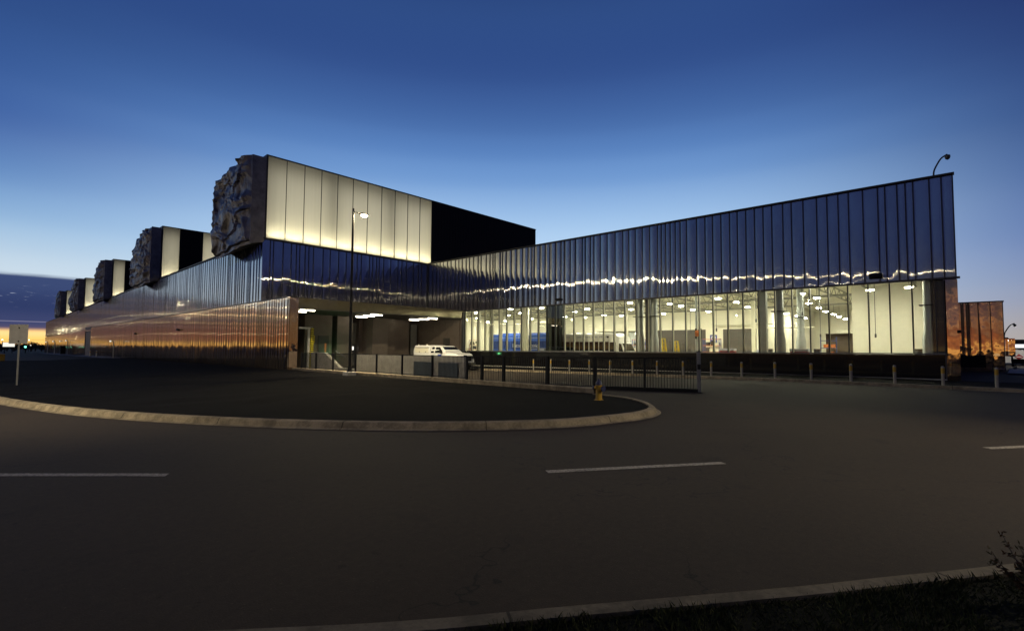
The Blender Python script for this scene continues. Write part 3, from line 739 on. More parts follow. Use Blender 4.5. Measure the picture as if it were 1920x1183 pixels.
obj('added_ceiling_light', MB().box(77.5, 78.5, -3.3, -2.9, 2.82, 2.9), 'em_tube', cv); lamp('trailer_fill', 'POINT', (79.5, -5.0, 2.6), 260, (1, .93, .8), cv, shadow_soft_size=.2)  # ceiling light and point lamp added to light the trailer
for y in (-3.4, -1.5): obj('post', MB().box(77, 77.15, y, y+.15, -.1, 2.9), 'iron', cv)
tk = thing('tank_trailer', 'white trailer with a red diamond plate on its end', 'trailer', (84, -4.2, 0))
sh = [(-4.9+.0, -.0), (-2.4, .0), (-2.4, 1.45), (-2.6, 1.6), (-4.55, 1.6), (-4.85, 1.4)]
obj('body', MB().prism([(y, z+.25) for y, z in sh], 'x', 84, 88), 'white_paint', tk, bevel=.05)
dm = MB().prism([(-4.20+.36, 1.0), (-4.20, 1.36), (-4.20-.36, 1.0), (-4.20, .64)], 'x', 83.94, 83.99); dpl = obj('diamond_plate', dm, 'sign_red', tk)
obj('plate_mark', MB().box(83.92, 83.94, -4.42, -3.98, .95, 1.05), 'letter', tk)
for y in (-4.5, -2.9): obj('wheel', MB().tube([(84.6, y-.1, .3), (84.6, y+.1, .3)], .3, 14), 'rubber', tk)
bn = thing('metal_bench', 'black metal bench on the pale far right pavement, nearer the bollard', 'bench', (62, -3.4, gz(0)+.1), R(70), 'black benches on the far right pavement')
obj('seat', MB().box(-.7, .7, -.22, .22, .42, .47), 'iron', bn, local=True); obj('backrest', MB().box(-.7, .7, .2, .25, .5, .9), 'iron', bn, local=True)
for x in (-.6, .6):
    for y in (-.18, .18): obj('leg', MB().box(x-.03, x+.03, y-.03, y+.03, 0, .42), 'iron', bn, local=True)
dup(bn, (62.4, -4.3, .1), R(70), 'black metal bench on the pale far right pavement, nearer the picture edge')
bd = thing('lit_shelter', 'far shelter with a bright white light band under its dark roof', 'shelter', (110, -8, 0))
obj('roof', MB().box(110, 116, -14, -5.0, 2.85, 3.5), 'cap', bd); obj('light_band', MB().box(109.9, 110, -14, -5.0, 2.2, 2.75), 'em_band', bd)
obj('rear_wall', MB().box(113, 113.2, -14, -5, 0, 2.85), 'rib_dark', bd)

# ------------------------------------------------------------------ lamps
def street_lamp(base_pt, h, aim, label, mat='em_lamp', power=0, arm=.75, plinth=True, cone=150, tilt=0):
    x, y, z = base_pt; t = thing('street_lamp', label, 'street lamp', base_pt)
    a = Vector(aim).normalized()
    if plinth: obj('footing', MB().box(x-.3, x+.3, y-.3, y+.3, z-.1, z+.34), 'concrete', t, bevel=.02)
    zb = z+(.34 if plinth else 0)
    obj('base_plate', MB().lathe([(.17, zb), (.17, zb+.05), (.12, zb+.07), (.12, zb+.3), (.1, zb+.34)], (x, y, 0), 14), 'iron', t)
    obj('pole', MB().tube([(x, y, zb+.02), (x, y, h)], [.095, .062], 14), 'iron', t)
    tip = Vector((x, y, 0))+Vector((a.x, a.y, 0))*arm
    obj('arm', MB().tube([(x, y, h-.18), (tip.x, tip.y, h-.2)], .035, 8), 'iron', t)
    hd = MB(); p = Vector((-a.y, a.x))
    c0 = Vector((tip.x, tip.y)); 
    q = [c0-Vector((a.x, a.y))*.12-p*.14, c0-Vector((a.x, a.y))*.12+p*.14, c0+Vector((a.x, a.y))*.42+p*.17, c0+Vector((a.x, a.y))*.42-p*.17]
    hd.prism([(v.x, v.y) for v in q], 'z', h-.22, h-.12)
    hh = obj('lamp_head', hd, 'iron', t, bevel=.02)
    ce = c0+Vector((a.x, a.y))*.18
    ln = MB().lathe([(.02, -.085), (.13, -.07), (.18, -.03), (.18, 0)], (ce.x, ce.y, h-.222), 14)
    obj('lens', ln, mat, t)
    if power:
        lo = lamp('lamp_light', 'SPOT', (ce.x, ce.y, h-.40), power, (1, .86, .58), t, spot_size=R(cone), spot_blend=1., shadow_soft_size=.06)
        lo.rotation_euler = Vector((a.x*math.sin(R(tilt)), a.y*math.sin(R(tilt)), -math.cos(R(tilt)))).to_track_quat('-Z', 'Y').to_euler()
    return t
street_lamp((15.45, 28.25, gz(28)), 10.4, (1, 0.25), 'tall black street lamp, lit, standing at the edge of the dark bed', power=11500, cone=124, tilt=30)
street_lamp((-10.5, 15.0, 0), 9.2, (.86, .5), 'street lamp on the lawn to the left of the viewer', 'em_lamp_far', 10000, plinth=False, cone=96, tilt=54)
street_lamp((15, -9.0, 0), 9.2, (-.42, .9), 'street lamp on the lawn to the right of the viewer', 'em_lamp_far', 4600, plinth=False, cone=80, tilt=56)
for x, y, h, l in ((-60, 40, 10.5, 'street lamp far behind the viewer'), (-30, 70, 9.0, 'street lamp on the road west of the depot'), (-22, 118, 9.0, 'street lamp on the road west of the depot, farther north'),
                   (-55, 160, 9.0, 'street lamp across the far western road'), (-95, 100, 10, 'street lamp in the distant western car park'), (-40, 95, 4.6, 'low lamp on the western road')):
    street_lamp((x, y, gz(y)), h, (.9, .1), l, 'em_road', plinth=False)
def roof_cam(base_pt, s, label):
    x, y, z = base_pt; t = thing('roof_camera', label, 'camera', base_pt)
    obj('mount', MB().box(x-.15, x+.15, y-.22*s, y+.22*s, z, z+.1*s), 'iron', t)
    pts = [(x, y, z+.05), (x, y-.03*s, z+.42*s), (x, y-.22*s, z+.85*s), (x, y-.38*s, z+1.08*s), (x, y-.62*s, z+1.22*s)]
    obj('arm', MB().tube([tuple(v) for v in [Vector(p) for p in catmull([Vector(p) for p in pts], 4)]], .042*s, 8), 'rib_dark', t)
    dm_ = MB().lathe([(.03, .14), (.12, .1), (.13, 0), (.1, -.1), (.03, -.15)], (x, y-.62*s, z+1.06*s), 12)
    obj('camera_dome', dm_, 'rib_dark', t)
    return t
roof_cam((36.45, 1.25, 11.50), 1.0, 'dome camera on a curved arm above the high right end of the hall')
roof_cam((76, -2.75, 3.04), 1.35, 'dome camera on a curved arm above the far walkway canopy')
for x, y, z, l in ((36.0, 27.6, 5.95, 'small black floodlight on the hall wall above the tinted pane'), (36.2, 4.0, 5.95, 'small black floodlight on the hall wall near its right end'), (36.1, .42, 2.65, 'tiny black lamp on the copper-toned end pier'),
                (16.75, 100.5, 3.4, 'small black lamp on the long left wall, farther one'), (16.75, 74.0, 3.5, 'small black lamp on the long left wall, nearer one')):
    fl = thing('wall_floodlight', l, 'floodlight', (x, y, z)); k = .5 if z < 3 else 1.
    obj('housing', MB().prism([(-.0, .0), (-.02, .22), (-.28, .30), (-.34, .10)], 'y', -.32, .32) if k == 1 else MB().prism([(0, 0), (0, .14), (-.16, .16), (-.18, .02)], 'y', -.08, .08), 'iron', fl, local=True)
    obj('bracket', MB().box(-.02, .14, -.08*k, .08*k, .04, .2*k), 'iron', fl, local=True)

PEND = [(47.3, 32.3), (60.2, 41.5), (57.6, 36.6), (59.8, 35.2), (43.5, 24.6), (50.8, 28.6), (57.3, 43.0), (47.0, 22.1), (50.1, 22.3), (59.8, 29), (55.9, 23.5), (59.6, 23.1), (44.6, 16.4), (49.2, 16.4),
        (55.7, 17.4), (59.4, 17.1), (45.0, 9.9), (49.4, 9.7), (54.6, 11.4), (61.5, 11.9), (67.6, 12.4), (73.4, 12.6), (79.5, 13.0), (85.9, 13.3), (68.2, 16.7), (74.2, 16.9), (80.2, 17.3), (45.0, 3.1), (45.3, 5.4),
        (43.6, 47.2), (47.6, 43.0), (58.3, 50.3), (60, 57.6), (57.8, 56.7), (43.0, 35.6), (39.5, 6.3), (39.4, 12.6), (39.5, 19.6), (39.6, 26.6), (39.5, 40.6), (50, 36), (52, 56), (44, 53), (46, 59), (54, 61), (61, 63), (50, 47.5), (42, 39.5), (66.5, 36.5, 3.9), (66.5, 40.5, 3.9), (93.5, 13.2, 3.9), (93.5, 15.6, 3.9)]  # last entries of this row include pendants added as fill light
pd = thing('pendant_lamp', 'bright round pendant lamp hanging under the roof trusses of the glazed hall', 'pendant lamp', (PEND[0][0], PEND[0][1], 6.2), 0, 'pendant lamps hanging in the glazed hall')
obj('shade', MB().lathe([(.26, .013), (.26, .035), (.12, .07), (.04, .085)], n=18), 'em_shade', pd, local=True)
obj('stem', MB().tube([(0, 0, .28), (0, 0, 1.35)], .015, 6), 'rib_dark', pd, local=True)
obj('diffuser', MB().lathe([(.02, -.05), (.17, -.03), (.245, .0), (.245, .012)], n=18), 'em_high', pd, local=True)
for p in PEND[1:]: dup(pd, (p[0], p[1], p[2] if len(p) > 2 else 6.2))
TUB = [((18.6, 43.2), (19.3, 42.4)), ((17.9, 40.9), (18.9, 40.9)), ((25.64, 45.6), (26.6, 45.6)), ((25.31, 43.6), (26.3, 43.6)), ((24.9, 41.6), (25.9, 41.6)), ((32.3, 45.6), (33.0, 45.6)), ((32.1, 43.8), (33.1, 43.8)), ((31.8, 41.8), (32.8, 41.8))]
TL = ['tube light on the dock ceiling, far one behind the end of the copper wall', 'long tube light at the front left of the dock ceiling', 'rear tube light of the middle three on the dock ceiling', 'middle tube light of the middle three on the dock ceiling',
      'front tube light of the middle three on the dock ceiling', 'rear tube light of the right three on the dock ceiling', 'middle tube light of the right three on the dock ceiling', 'front tube light of the right three on the dock ceiling']
t0 = thing('tube_light', TL[0], 'tube light', (18.6, 43.0, 4.8), 0, 'tube lights on the dock ceiling')
obj('tube', MB().tube([(-.62, 0, -.09), (.62, 0, -.09)], .036, 8), 'em_tube', t0, local=True)
obj('housing', MB().box(-.68, .68, -.07, .07, -.045, 0), 'cream_metal', t0, local=True)
for (a, b), l in list(zip(TUB, TL))[1:]: dup(t0, ((a[0]+b[0])/2, (a[1]+b[1])/2, 4.8), 0, l)
# ------------------------------------------------------------------ dock objects
sg = thing('dock_sign', 'small yellow notice fixed beside the striped dock bumper', 'sign', (21.7, 47.1, 2.2))
obj('plate', MB().box(21.45, 21.95, 47.06, 47.1, 2.05, 2.75), 'bright_yellow', sg)
for z in (2.25, 2.5): obj('lettering', MB().box(21.55, 21.85, 47.045, 47.06, z, z+.07), 'iron', sg)
gs = thing('dock_signal', 'small green signal light glowing under the yellow notice', 'signal light', (21.65, 47.05, 1.7))
obj('housing', MB().box(21.5, 21.8, 46.98, 47.15, 1.3, 1.95), 'iron', gs)
obj('green_lens', MB().tube([(21.65, 46.97, 1.68), (21.65, 46.9, 1.68)], .09, 14), 'em_green', gs)
lamp('green_glow', 'POINT', (23.7, 46.2, .9), 16, (.2, 1, .35), gs, shadow_soft_size=.1)
ls_ = thing('lit_notice', 'small white lit notice on the grey roller door', 'sign', (27.2, 49.5, 1.3))
obj('panel', MB().box(26.95, 27.5, 49.5, 49.58, 1.3, 1.7), 'em_sign', ls_); obj('frame', MB().box(26.92, 27.53, 49.53, 49.59, 1.27, 1.73), 'iron', ls_)
# concrete dock walls and stair cheek behind the fence
dk = thing('dock_retaining_wall', 'pale concrete retaining wall behind the black fence', 'wall', (CX(24)+1.4, 24, gz(24)))
def ywall(y0, y1, zt_fn, th_=.25, off=1.35):
    a, b = CX(y0)+off, CX(y1)+off
    vs = []
    for y, x in ((y0, a), (y1, b)):
        for xx in (x, x+th_): vs += [(xx, y, gz(y)-.2), (xx, y, zt_fn(y))]
    return MB().add(vs, [(0, 4, 5, 1), (2, 3, 7, 6), (1, 5, 7, 3), (0, 1, 3, 2), (4, 6, 7, 5)])
obj('wall_panel', ywall(18.95, 31.6, lambda y: 1.22-.006*(y-19)), 'concrete', dk)
obj('low_plinth', ywall(31.6, 35.0, lambda y: .12), 'concrete', dk)
for y0, y1 in ((19.45, 21.2), (21.85, 23.7)):
    x = CX((y0+y1)/2)+1.35-.06
    obj('steel_hatch', ywall(y0, y1, lambda y: .85, .05, 1.27), 'blue_grey', dk)
sc = thing('stair_cheek_wall', 'pale concrete stair wall with a sloping top beside the dock door', 'wall', (CX(37)+1.4, 37, gz(37)))
X0 = CX(37)+1.35
obj('cheek', MB().prism([(39.4, -.6), (39.4, 1.2), (37.0, 1.2), (34.2, -.05), (34.2, -.6)], 'x', X0, X0+.25), 'concrete', sc)
hr = MB().tube([(X0+.6, 36.5, 1.35), (X0+.6, 33.2, .35), (X0+.6, 33.2, -.3)], .025, 8); obj('handrail', hr, 'galv', sc)
# fence on its kerb, then the free-standing part
fk = [Vector((CX(y), y)) for y in (40.4, 36, 31, 26, 21, 17, 13, 9.75)]
struct('fence_kerb', sweep(fk, [(-.0, -.05), (0, .0), (.0, .26), (.02, .28), (.3, .28), (.3, -.1)], lambda p: gz(p.y)+.02+.0*p.y), 'kerb', sharp=40)
FL = thing('bar_fence', 'low black vertical-bar fence along the kerb in front of the pale concrete wall', 'fence', (CX(28), 28, gz(28)))
def fence(parent, p0, p1, zb, zt, bars=.105):
    p0, p1 = Vector(p0), Vector(p1); L = (p1-p0).length; n = max(2, int(L/bars)); mb = MB()
    ta, tb = zt(p0.y), zt(p1.y); ba, bb = zb(p0.y), zb(p1.y)
    for z_a, z_b in ((ta-.02, tb-.02), (ba+.06, bb+.06)): mb.beam((p0.x, p0.y, z_a), (p1.x, p1.y, z_b), .03, .04)
    for k in range(1, n):
        q = p0.lerp(p1, k/n); mb.box(q.x-.009, q.x+.009, q.y-.009, q.y+.009, ba+(bb-ba)*k/n+.04, ta+(tb-ta)*k/n-.02)
    obj('bar_panel', mb, 'iron', parent)
def fpost(parent, p, zb, zt, w=.05): obj('post', MB().box(p[0]-w, p[0]+w, p[1]-w, p[1]+w, zb, zt), 'iron', parent, bevel=.006)
kt = lambda y: gz(y)+.30
ft = lambda y: 1.28-.0045*(y-17)
py = [38.6, 35.65, 32.55, 29.0, 26.15, 23.15, 20.15, 17.25]
pp = [(CX(y)+.14, y) for y in py]
for p in pp: fpost(FL, p, kt(p[1])-.03, ft(p[1])+.02)
for a, b in zip(pp[:-1], pp[1:]): fence(FL, a, b, kt, ft)
FR = thing('bar_fence', 'black vertical-bar fence on the yard between the hydrant and the dark plinth', 'fence', (17.5, 13, gz(13)))
pq = [(16.9, 19.1), (17.0, 17.93), (17.12, 16.54), (17.33, 13.99), (17.7, 11.69)]
gb_ = lambda y: gz(y)+.06
gt_ = lambda y: 1.27+.008*(17-y)
for p in pq: fpost(FR, p, gz(p[1])-.02, gt_(p[1])+.03, .06)
for a, b in zip(pq[:-1], pq[1:]): fence(FR, a, b, gb_, gt_)
GT = thing('sliding_gate', 'black vertical-bar gate ending at the tall grey post', 'gate', (18.4, 9.7, gz(9)))
pg = [(17.75, 11.6), (18.32, 9.72), (18.98, 7.85)]
for a, b in zip(pg[:-1], pg[1:]): fence(GT, a, b, gb_, gt_)
for p in pg[1:2]: fpost(GT, p, gz(p[1])+.05, gt_(p[1]), .04)
obj('bottom_beam', MB().beam((17.75, 11.6, gz(11)+.06), (19.0, 7.8, .06), .08, .16), 'iron', GT)
GP = thing('gate_post', 'tall grey square post at the right end of the gate', 'post', (19.02, 7.78, 0))
obj('shaft', MB().box(18.96, 19.08, 7.72, 7.84, -.02, 1.58), 'galv', GP, bevel=.008); obj('cap', MB().box(18.95, 19.09, 7.71, 7.85, 1.58, 1.61), 'iron', GP)
obj('latch_box', MB().box(18.93, 18.97, 7.68, 7.8, .9, 1.1), 'iron', GP); obj('foot', MB().box(18.9, 19.14, 7.66, 7.9, -.02, .02), 'iron', GP)
# bollards
ORD = ['at the right end of the row', '2nd from the right end', '3rd from the right end', '4th from the right end', '5th from the right end', '6th from the right end', '7th from the right end', '8th from the right end', '9th from the right end', '10th from the right end', '11th from the right end', '12th from the right end', '13th from the right end', '14th from the right end', '15th from the right end', '16th from the right end']
b0 = thing('bollard', 'pale yellow-banded bollard in the kerb row, '+ORD[0], 'bollard', (29.4, -.78, .05), 0, 'bollards along the kerb before the hall')
obj('shaft', MB().lathe([(.062, 0), (.062, .64)], n=14), 'bollard_steel', b0, local=True)
obj('yellow_band', MB().lathe([(.0635, .62), (.0635, .86)], n=14), 'yellow', b0, local=True)
obj('cap', MB().lathe([(.063, .85), (.063, .90), (.045, .935), (.01, .95)], n=14), 'bollard_steel', b0, local=True)
for k in range(1, 16):
    y = -.78+1.72*k; dup(b0, (29.4-.005*y, y, gz(y)+.05), 0, 'pale yellow-banded bollard in the kerb row, '+ORD[k])
# hydrant
hy = thing('fire_hydrant', 'yellow fire hydrant with blue cap and nozzle caps at the tip of the dark bed', 'fire hydrant', (12.78, 8.31, .1))
HB = MB().lathe([(.15, 0), (.15, .03), (.1, .05), (.095, .1), (.09, .42), (.105, .44), (.105, .47), (.09, .48)], n=18)
obj('barrel', HB, 'yellow', hy, local=True)
obj('bonnet', MB().lathe([(.10, .48), (.10, .52), (.085, .57), (.05, .61), (.025, .63), (.025, .67)], n=18), 'hydrant_blue', hy, local=True)
for a in (-43, 137): 
    ca, sa = math.cos(R(a)), math.sin(R(a))
    nz = obj('nozzle', MB().tube([(ca*.07, sa*.07, .40), (ca*.15, sa*.15, .40)], .045, 12), 'yellow', hy, local=True)
    obj('nozzle_cap', MB().tube([(ca*.15, sa*.15, .40), (ca*.19, sa*.19, .40)], .055, 10), 'hydrant_blue', nz, local=True)
ca, sa = math.cos(R(-100)), math.sin(R(-100))
nz = obj('nozzle', MB().tube([(ca*.07, sa*.07, .37), (ca*.16, sa*.16, .37)], .065, 12), 'yellow', hy, local=True)
obj('nozzle_cap', MB().tube([(ca*.16, sa*.16, .37), (ca*.205, sa*.205, .37)], .085, 12), 'hydrant_blue', nz, local=True)

# ------------------------------------------------------------------ vehicles
tk = thing('pickup_truck', 'white extended-cab pickup truck with a utility cap parked at the dock', 'pickup truck', (27.0, 33.4, gz(33)), R(-90))
def hull(rows):                        # rows: (x, [(y,z)...]) cross-sections, same count, loft along x
    mb = MB(); n = len(rows[0][1]); vs = [(x, y, z) for x, sec in rows for y, z in sec]
    mb.add(vs, [(i*n+k, i*n+(k+1) % n, (i+1)*n+(k+1) % n, (i+1)*n+k) for i in range(len(rows)-1) for k in range(n)], True)
    mb.f.append(tuple(range(n))); mb.smooth.append(False); mb.f.append(tuple(range(len(mb.v)-n, len(mb.v)))); mb.smooth.append(False)
    return mb
def sec(w0, w1, z0, z1, r=.08): return [(-w0, z0), (w0, z0), ((w0+w1)/2+.02, (z0+z1)/2), (w1, z1-r), (w1-r, z1), (-w1+r, z1), (-w1, z1-r), (-(w0+w1)/2-.02, (z0+z1)/2)]
low = hull([(-3.0, sec(.93, .93, .62, 1.38)), (-2.9, sec(.97, .96, .55, 1.42)), (1.3, sec(.98, .97, .55, 1.42)), (1.5, sec(.98, .95, .55, 1.50)), (2.4, sec(.98, .90, .55, 1.45)), (2.85, sec(.96, .86, .6, 1.38)), (3.0, sec(.90, .80, .66, 1.26))])
obj('body', low, 'truck_white', tk, local=True, sharp=40)
cab = hull([(-.62, sec(.96, .78, 1.40, 2.05)), (-.55, sec(.96, .78, 1.40, 2.08)), (.55, sec(.96, .77, 1.40, 2.08)), (.8, sec(.96, .80, 1.40, 2.0)), (1.45, sec(.94, .92, 1.40, 1.56, .05))])
obj('cab', cab, 'truck_white', tk, local=True, sharp=40)
capb = hull([(-2.98, sec(.95, .86, 1.40, 2.02)), (-2.9, sec(.96, .88, 1.40, 2.1)), (-.7, sec(.96, .88, 1.40, 2.12)), (-.66, sec(.95, .86, 1.40, 2.08))])
cp_ = obj('utility_cap', capb, 'truck_white', tk, local=True, sharp=40)
for s in (-1, 1):
    obj('locker_door', MB().prism([(-2.75, 1.48), (-.85, 1.48), (-.85, 1.88), (-2.75, 1.88)], 'y', s*.93, s*.965), 'cream_metal', cp_, local=True, bevel=.012)
    for xx in (-2.1, -1.2): obj('latch', MB().box(xx-.05, xx+.05, s*.968-.012, s*.968+.012, 1.51, 1.58), 'iron', cp_, local=True)
    obj('gutter', MB().box(-2.9, -.75, s*.92-.03, s*.92+.03, 1.9, 1.94), 'iron', cp_, local=True)
    def sidewin(x0, x1, x2, x3, zb=1.47, zt=1.96):
        yb, yt = s*.955, s*.825; return MB().add([(x0, yb, zb), (x1, yb, zb), (x2, yt, zt), (x3, yt, zt), (x0, yb-s*.05, zb), (x1, yb-s*.05, zb), (x2, yt-s*.05, zt), (x3, yt-s*.05, zt)], [(0, 1, 2, 3), (7, 6, 5, 4), (0, 4, 5, 1), (2, 6, 7, 3), (1, 5, 6, 2), (3, 7, 4, 0)])
    obj('side_window', sidewin(-.5, -.1, -.1, -.4), 'win_dark', tk, local=True)
    obj('side_window', sidewin(.05, 1.12, .62, .1), 'win_dark', tk, local=True)
    obj('mirror', MB().box(.95, 1.1, min(s*.98, s*1.2), max(s*.98, s*1.2), 1.45, 1.74), 'iron', tk, local=True, bevel=.02)
    obj('stripe', MB().box(.2, 2.2, min(s*.985, s*1.0), max(s*.985, s*1.0), 1.1, 1.18), 'decal_blue', tk, local=True)
    obj('door_emblem', MB().box(.5, 1.0, min(s*.985, s*1.002), max(s*.985, s*1.002), 1.22, 1.36), 'decal_blue', tk, local=True)
    for xx in (-1.9, 2.0):
        wh = obj('wheel', MB().tube([(xx, s*.72, .38), (xx, s*.99, .38)], .38, 22), 'rubber', tk, local=True)
        obj('rim', MB().tube([(xx, s*.985, .38), (xx, s*1.0, .38)], .22, 16), 'chrome', wh, local=True)
        obj('wheel_arch', MB().prism([(xx+.5*math.cos(R(a)), .40+.50*math.sin(R(a))) for a in range(0, 181, 15)], 'y', s*.975, s*1.0), 'iron', tk, local=True)
    hl_ = obj('headlight', MB().box(2.88, 3.0, min(s*.58, s*.86), max(s*.58, s*.86), 1.0, 1.2), 'chrome', tk, local=True, bevel=.02)
obj('windscreen', MB().add([(1.45, -.84, 1.52), (1.45, .84, 1.52), (.86, .72, 2.0), (.86, -.72, 2.0), (1.35, -.84, 1.48), (1.35, .84, 1.48), (.76, .72, 1.98), (.76, -.72, 1.98)], [(0, 1, 2, 3), (7, 6, 5, 4), (0, 4, 5, 1), (2, 6, 7, 3), (1, 5, 6, 2), (3, 7, 4, 0)]), 'win_dark', tk, local=True)
obj('grille', MB().box(2.93, 3.02, -.56, .56, .84, 1.24), 'iron', tk, local=True, bevel=.02)
obj('bumper', MB().box(2.9, 3.14, -.95, .95, .48, .72), 'chrome', tk, local=True, bevel=.04)
obj('hood_panel', MB().box(1.55, 2.75, -.7, .7, 1.40, 1.475), 'truck_white', tk, local=True, bevel=.03)
for xx, yy in ((-2.7, -.6), (-1.3, -.75)): obj('roof_beacon', MB().lathe([(.05, 2.1), (.05, 2.2), (.03, 2.23)], (xx, yy, 0), 10), 'cream_metal', tk, local=True)

def text_mesh(s_, size, depth=.01):
    c_ = bpy.data.curves.new('lettering', 'FONT'); c_.body = s_; c_.size = size; c_.extrude = depth; c_.align_x = 'CENTER'
    o_ = bpy.data.objects.new('tmp', c_); COL.objects.link(o_)
    me = bpy.data.meshes.new_from_object(o_.evaluated_get(bpy.context.evaluated_depsgraph_get()))
    bpy.data.objects.remove(o_); return me
def text(s_, size, mat, parent, loc, rz):
    me = text_mesh(s_, size); me.transform(Matrix.Translation(loc) @ Matrix.Rotation(rz, 4, 'Z') @ Matrix.Rotation(R(90), 4, 'X'))
    return obj('lettering', me, mat, parent, local=True)
bb = thing('blue_bus', 'blue battery-electric bus parked inside the left end of the glazed hall', 'bus', (43.3, 38.2, 0), R(90))
def rsec(w, z0, z1, r=.2): return [(-w, z0), (w, z0), (w, z1-r), (w-r*.3, z1-r*.3), (w-r, z1), (-w+r, z1), (-w+r*.3, z1-r*.3), (-w, z1-r)]
obj('body', hull([(-5.0, rsec(1.2, .4, 3.1)), (-4.8, rsec(1.28, .35, 3.25)), (4.8, rsec(1.28, .35, 3.25)), (5.0, rsec(1.2, .4, 3.1))]), 'blue_bus', bb, local=True, sharp=30)
obj('roof_pod', MB().box(-3.5, 3.0, -.9, .9, 3.22, 3.38), 'blue_bus', bb, local=True, bevel=.06)
for s in (-1, 1):
    wb = MB()
    for k in range(6): wb.box(-4.2+k*1.4, -4.2+k*1.4+1.3, min(s*1.27, s*1.292), max(s*1.27, s*1.292), 1.5, 2.45)
    obj('window_band', wb, 'blue_dark', bb, local=True)
    obj('waist_stripe', MB().box(-4.9, 4.9, min(s*1.27, s*1.29), max(s*1.27, s*1.29), 2.78, 2.82), 'decal_grey', bb, local=True)
    for xx in (-3.0, 2.8):
        wh = obj('wheel', MB().tube([(xx, s*1.0, .48), (xx, s*1.3, .48)], .48, 20), 'rubber', bb, local=True)
obj('windscreen', MB().box(4.97, 5.02, -1.05, 1.05, 1.2, 2.6), 'win_dark', bb, local=True)
text('Battery-Electric', .62, 'letter', bb, (-1.0, 1.31, 1.72), R(180))
obj('small_lettering', MB().box(-3.6, -1.4, 1.3, 1.312, 1.52, 1.6), 'decal_grey', bb, local=True)

wb_ = thing('shuttle_bus', 'white shuttle bus parked inside the hall just behind the glazing', 'bus', (40.3, 26.5, 0), R(-90))
obj('body', hull([(-3.6, rsec(1.1, .5, 2.95)), (-3.45, rsec(1.17, .45, 3.1)), (2.0, rsec(1.17, .45, 3.12)), (2.6, rsec(1.15, .45, 3.05)), (3.1, rsec(1.05, .45, 2.75))]), 'white_paint', wb_, local=True, sharp=30)
obj('nose', hull([(2.9, sec(1.0, .98, .5, 2.32, .1)), (3.3, sec(1.0, .94, .5, 2.2, .1)), (3.7, sec(1.0, .92, .5, 1.45, .1)), (4.5, sec(.95, .85, .55, 1.25, .1))]), 'white_paint', wb_, local=True, sharp=40)
for s in (-1, 1):
    for k in range(5):
        obj('side_window', MB().box(-3.3+k*1.1, -3.3+k*1.1+1.02, min(s*1.16, s*1.185), max(s*1.16, s*1.185), 1.45, 2.3), 'win_dark', wb_, local=True)
    obj('door_window', MB().box(2.25, 2.85, min(s*1.1, s*1.2), max(s*1.1, s*1.2), 1.2, 2.25), 'win_dark', wb_, local=True)
    obj('cab_window', MB().add([(3.0, s*1.02, 1.4), (3.55, s*1.02, 1.4), (3.3, s*.99, 2.1), (3.0, s*.99, 2.15)], [(0, 1, 2, 3)]), 'win_dark', wb_, local=True)
    rr = random.Random(5); lt = MB(); x = -3.0
    while x < 2.0:
        w = rr.choice((.10, .12, .15)); 
        if rr.random() > .14: lt.box(x, x+w, min(s*1.172, s*1.18), max(s*1.172, s*1.18), 2.66, 2.66+rr.choice((.13, .17, .17)))
        x += w+.05
    obj('lettering', lt, 'decal_grey', wb_, local=True)
    for xx in (-2.2, 3.5): obj('wheel', MB().tube([(xx, s*.85, .4), (xx, s*1.12, .4)], .4, 18), 'rubber', wb_, local=True)
obj('windscreen', MB().add([(3.72, -.85, 1.46), (3.72, .85, 1.46), (3.36, .8, 2.14), (3.36, -.8, 2.14)], [(0, 1, 2, 3)]), 'win_dark', wb_, local=True)
obj('vent', MB().tube([(2.05, -1.15, 2.72), (2.05, -1.19, 2.72)], .09, 10), 'iron', wb_, local=True)
for xx in (-2.4, .3): obj('roof_hatch', MB().box(xx-.35, xx+.35, -.35, .35, 3.1, 3.2), 'white_paint', wb_, local=True, bevel=.04)

# small interior things
nb = thing('bay_number', 'hanging pale bay number 17 at the left end of the hall', 'sign', (46.5, 45.1, 5.0))
for s_, y in (('1', 45.9), ('7', 44.75)):
    me = text_mesh(s_, .95, .03); me.transform(Matrix.Translation((0, y-45.1, -.1)) @ Matrix.Rotation(R(-90), 4, 'Z') @ Matrix.Rotation(R(90), 4, 'X')); obj('numeral', me, 'letter', nb, local=True)
for y in (.8, -.35): obj('hanger', MB().tube([(0, y, .5), (0, y, 1.7)], .01, 4), 'rib_dark', nb, local=True)
LL = [('yellow step ladder at the left of the ladder row', 'bright_yellow'), ('aluminium step ladder second in the ladder row', 'galv'), ('yellow step ladder in the middle of the ladder row', 'bright_yellow'), ('aluminium step ladder fourth in the ladder row', 'galv'), ('short aluminium step ladder at the right of the ladder row', 'galv')]
for k, (l, mt) in enumerate(LL):
    hgt = 2.55-.12*k-.3*(k == 4); t = thing('step_ladder', l, 'ladder', (40.2, 19.5-k*.58, 0), R(0), 'step ladders behind the glazing')
    for s in (-1, 1):
        obj('front_rail', MB().beam((-.12, s*.22-.28, 0), (-.02, s*.12, hgt), .06, .09), mt, t, local=True)
        obj('rear_rail', MB().beam((.3, s*.22+.3, 0), (.03, s*.12, hgt), .06, .06), mt, t, local=True)
    for j in range(1, 7):
        q = j/7; obj('rung', MB().box(-.16+.1*q, -.06+.1*q, -.28*(1-q)-.2+.08*q, -.28*(1-q)+.2-.08*q, hgt*q, hgt*q+.03), mt, t, local=True)
    obj('top_cap', MB().box(-.08, .1, -.14, .14, hgt, hgt+.04), mt, t, local=True)
hs = thing('hose_reel', 'orange hose reel on a bracket beside the slim column in the hall', 'hose reel', (39.3, 16.1, 2.6))
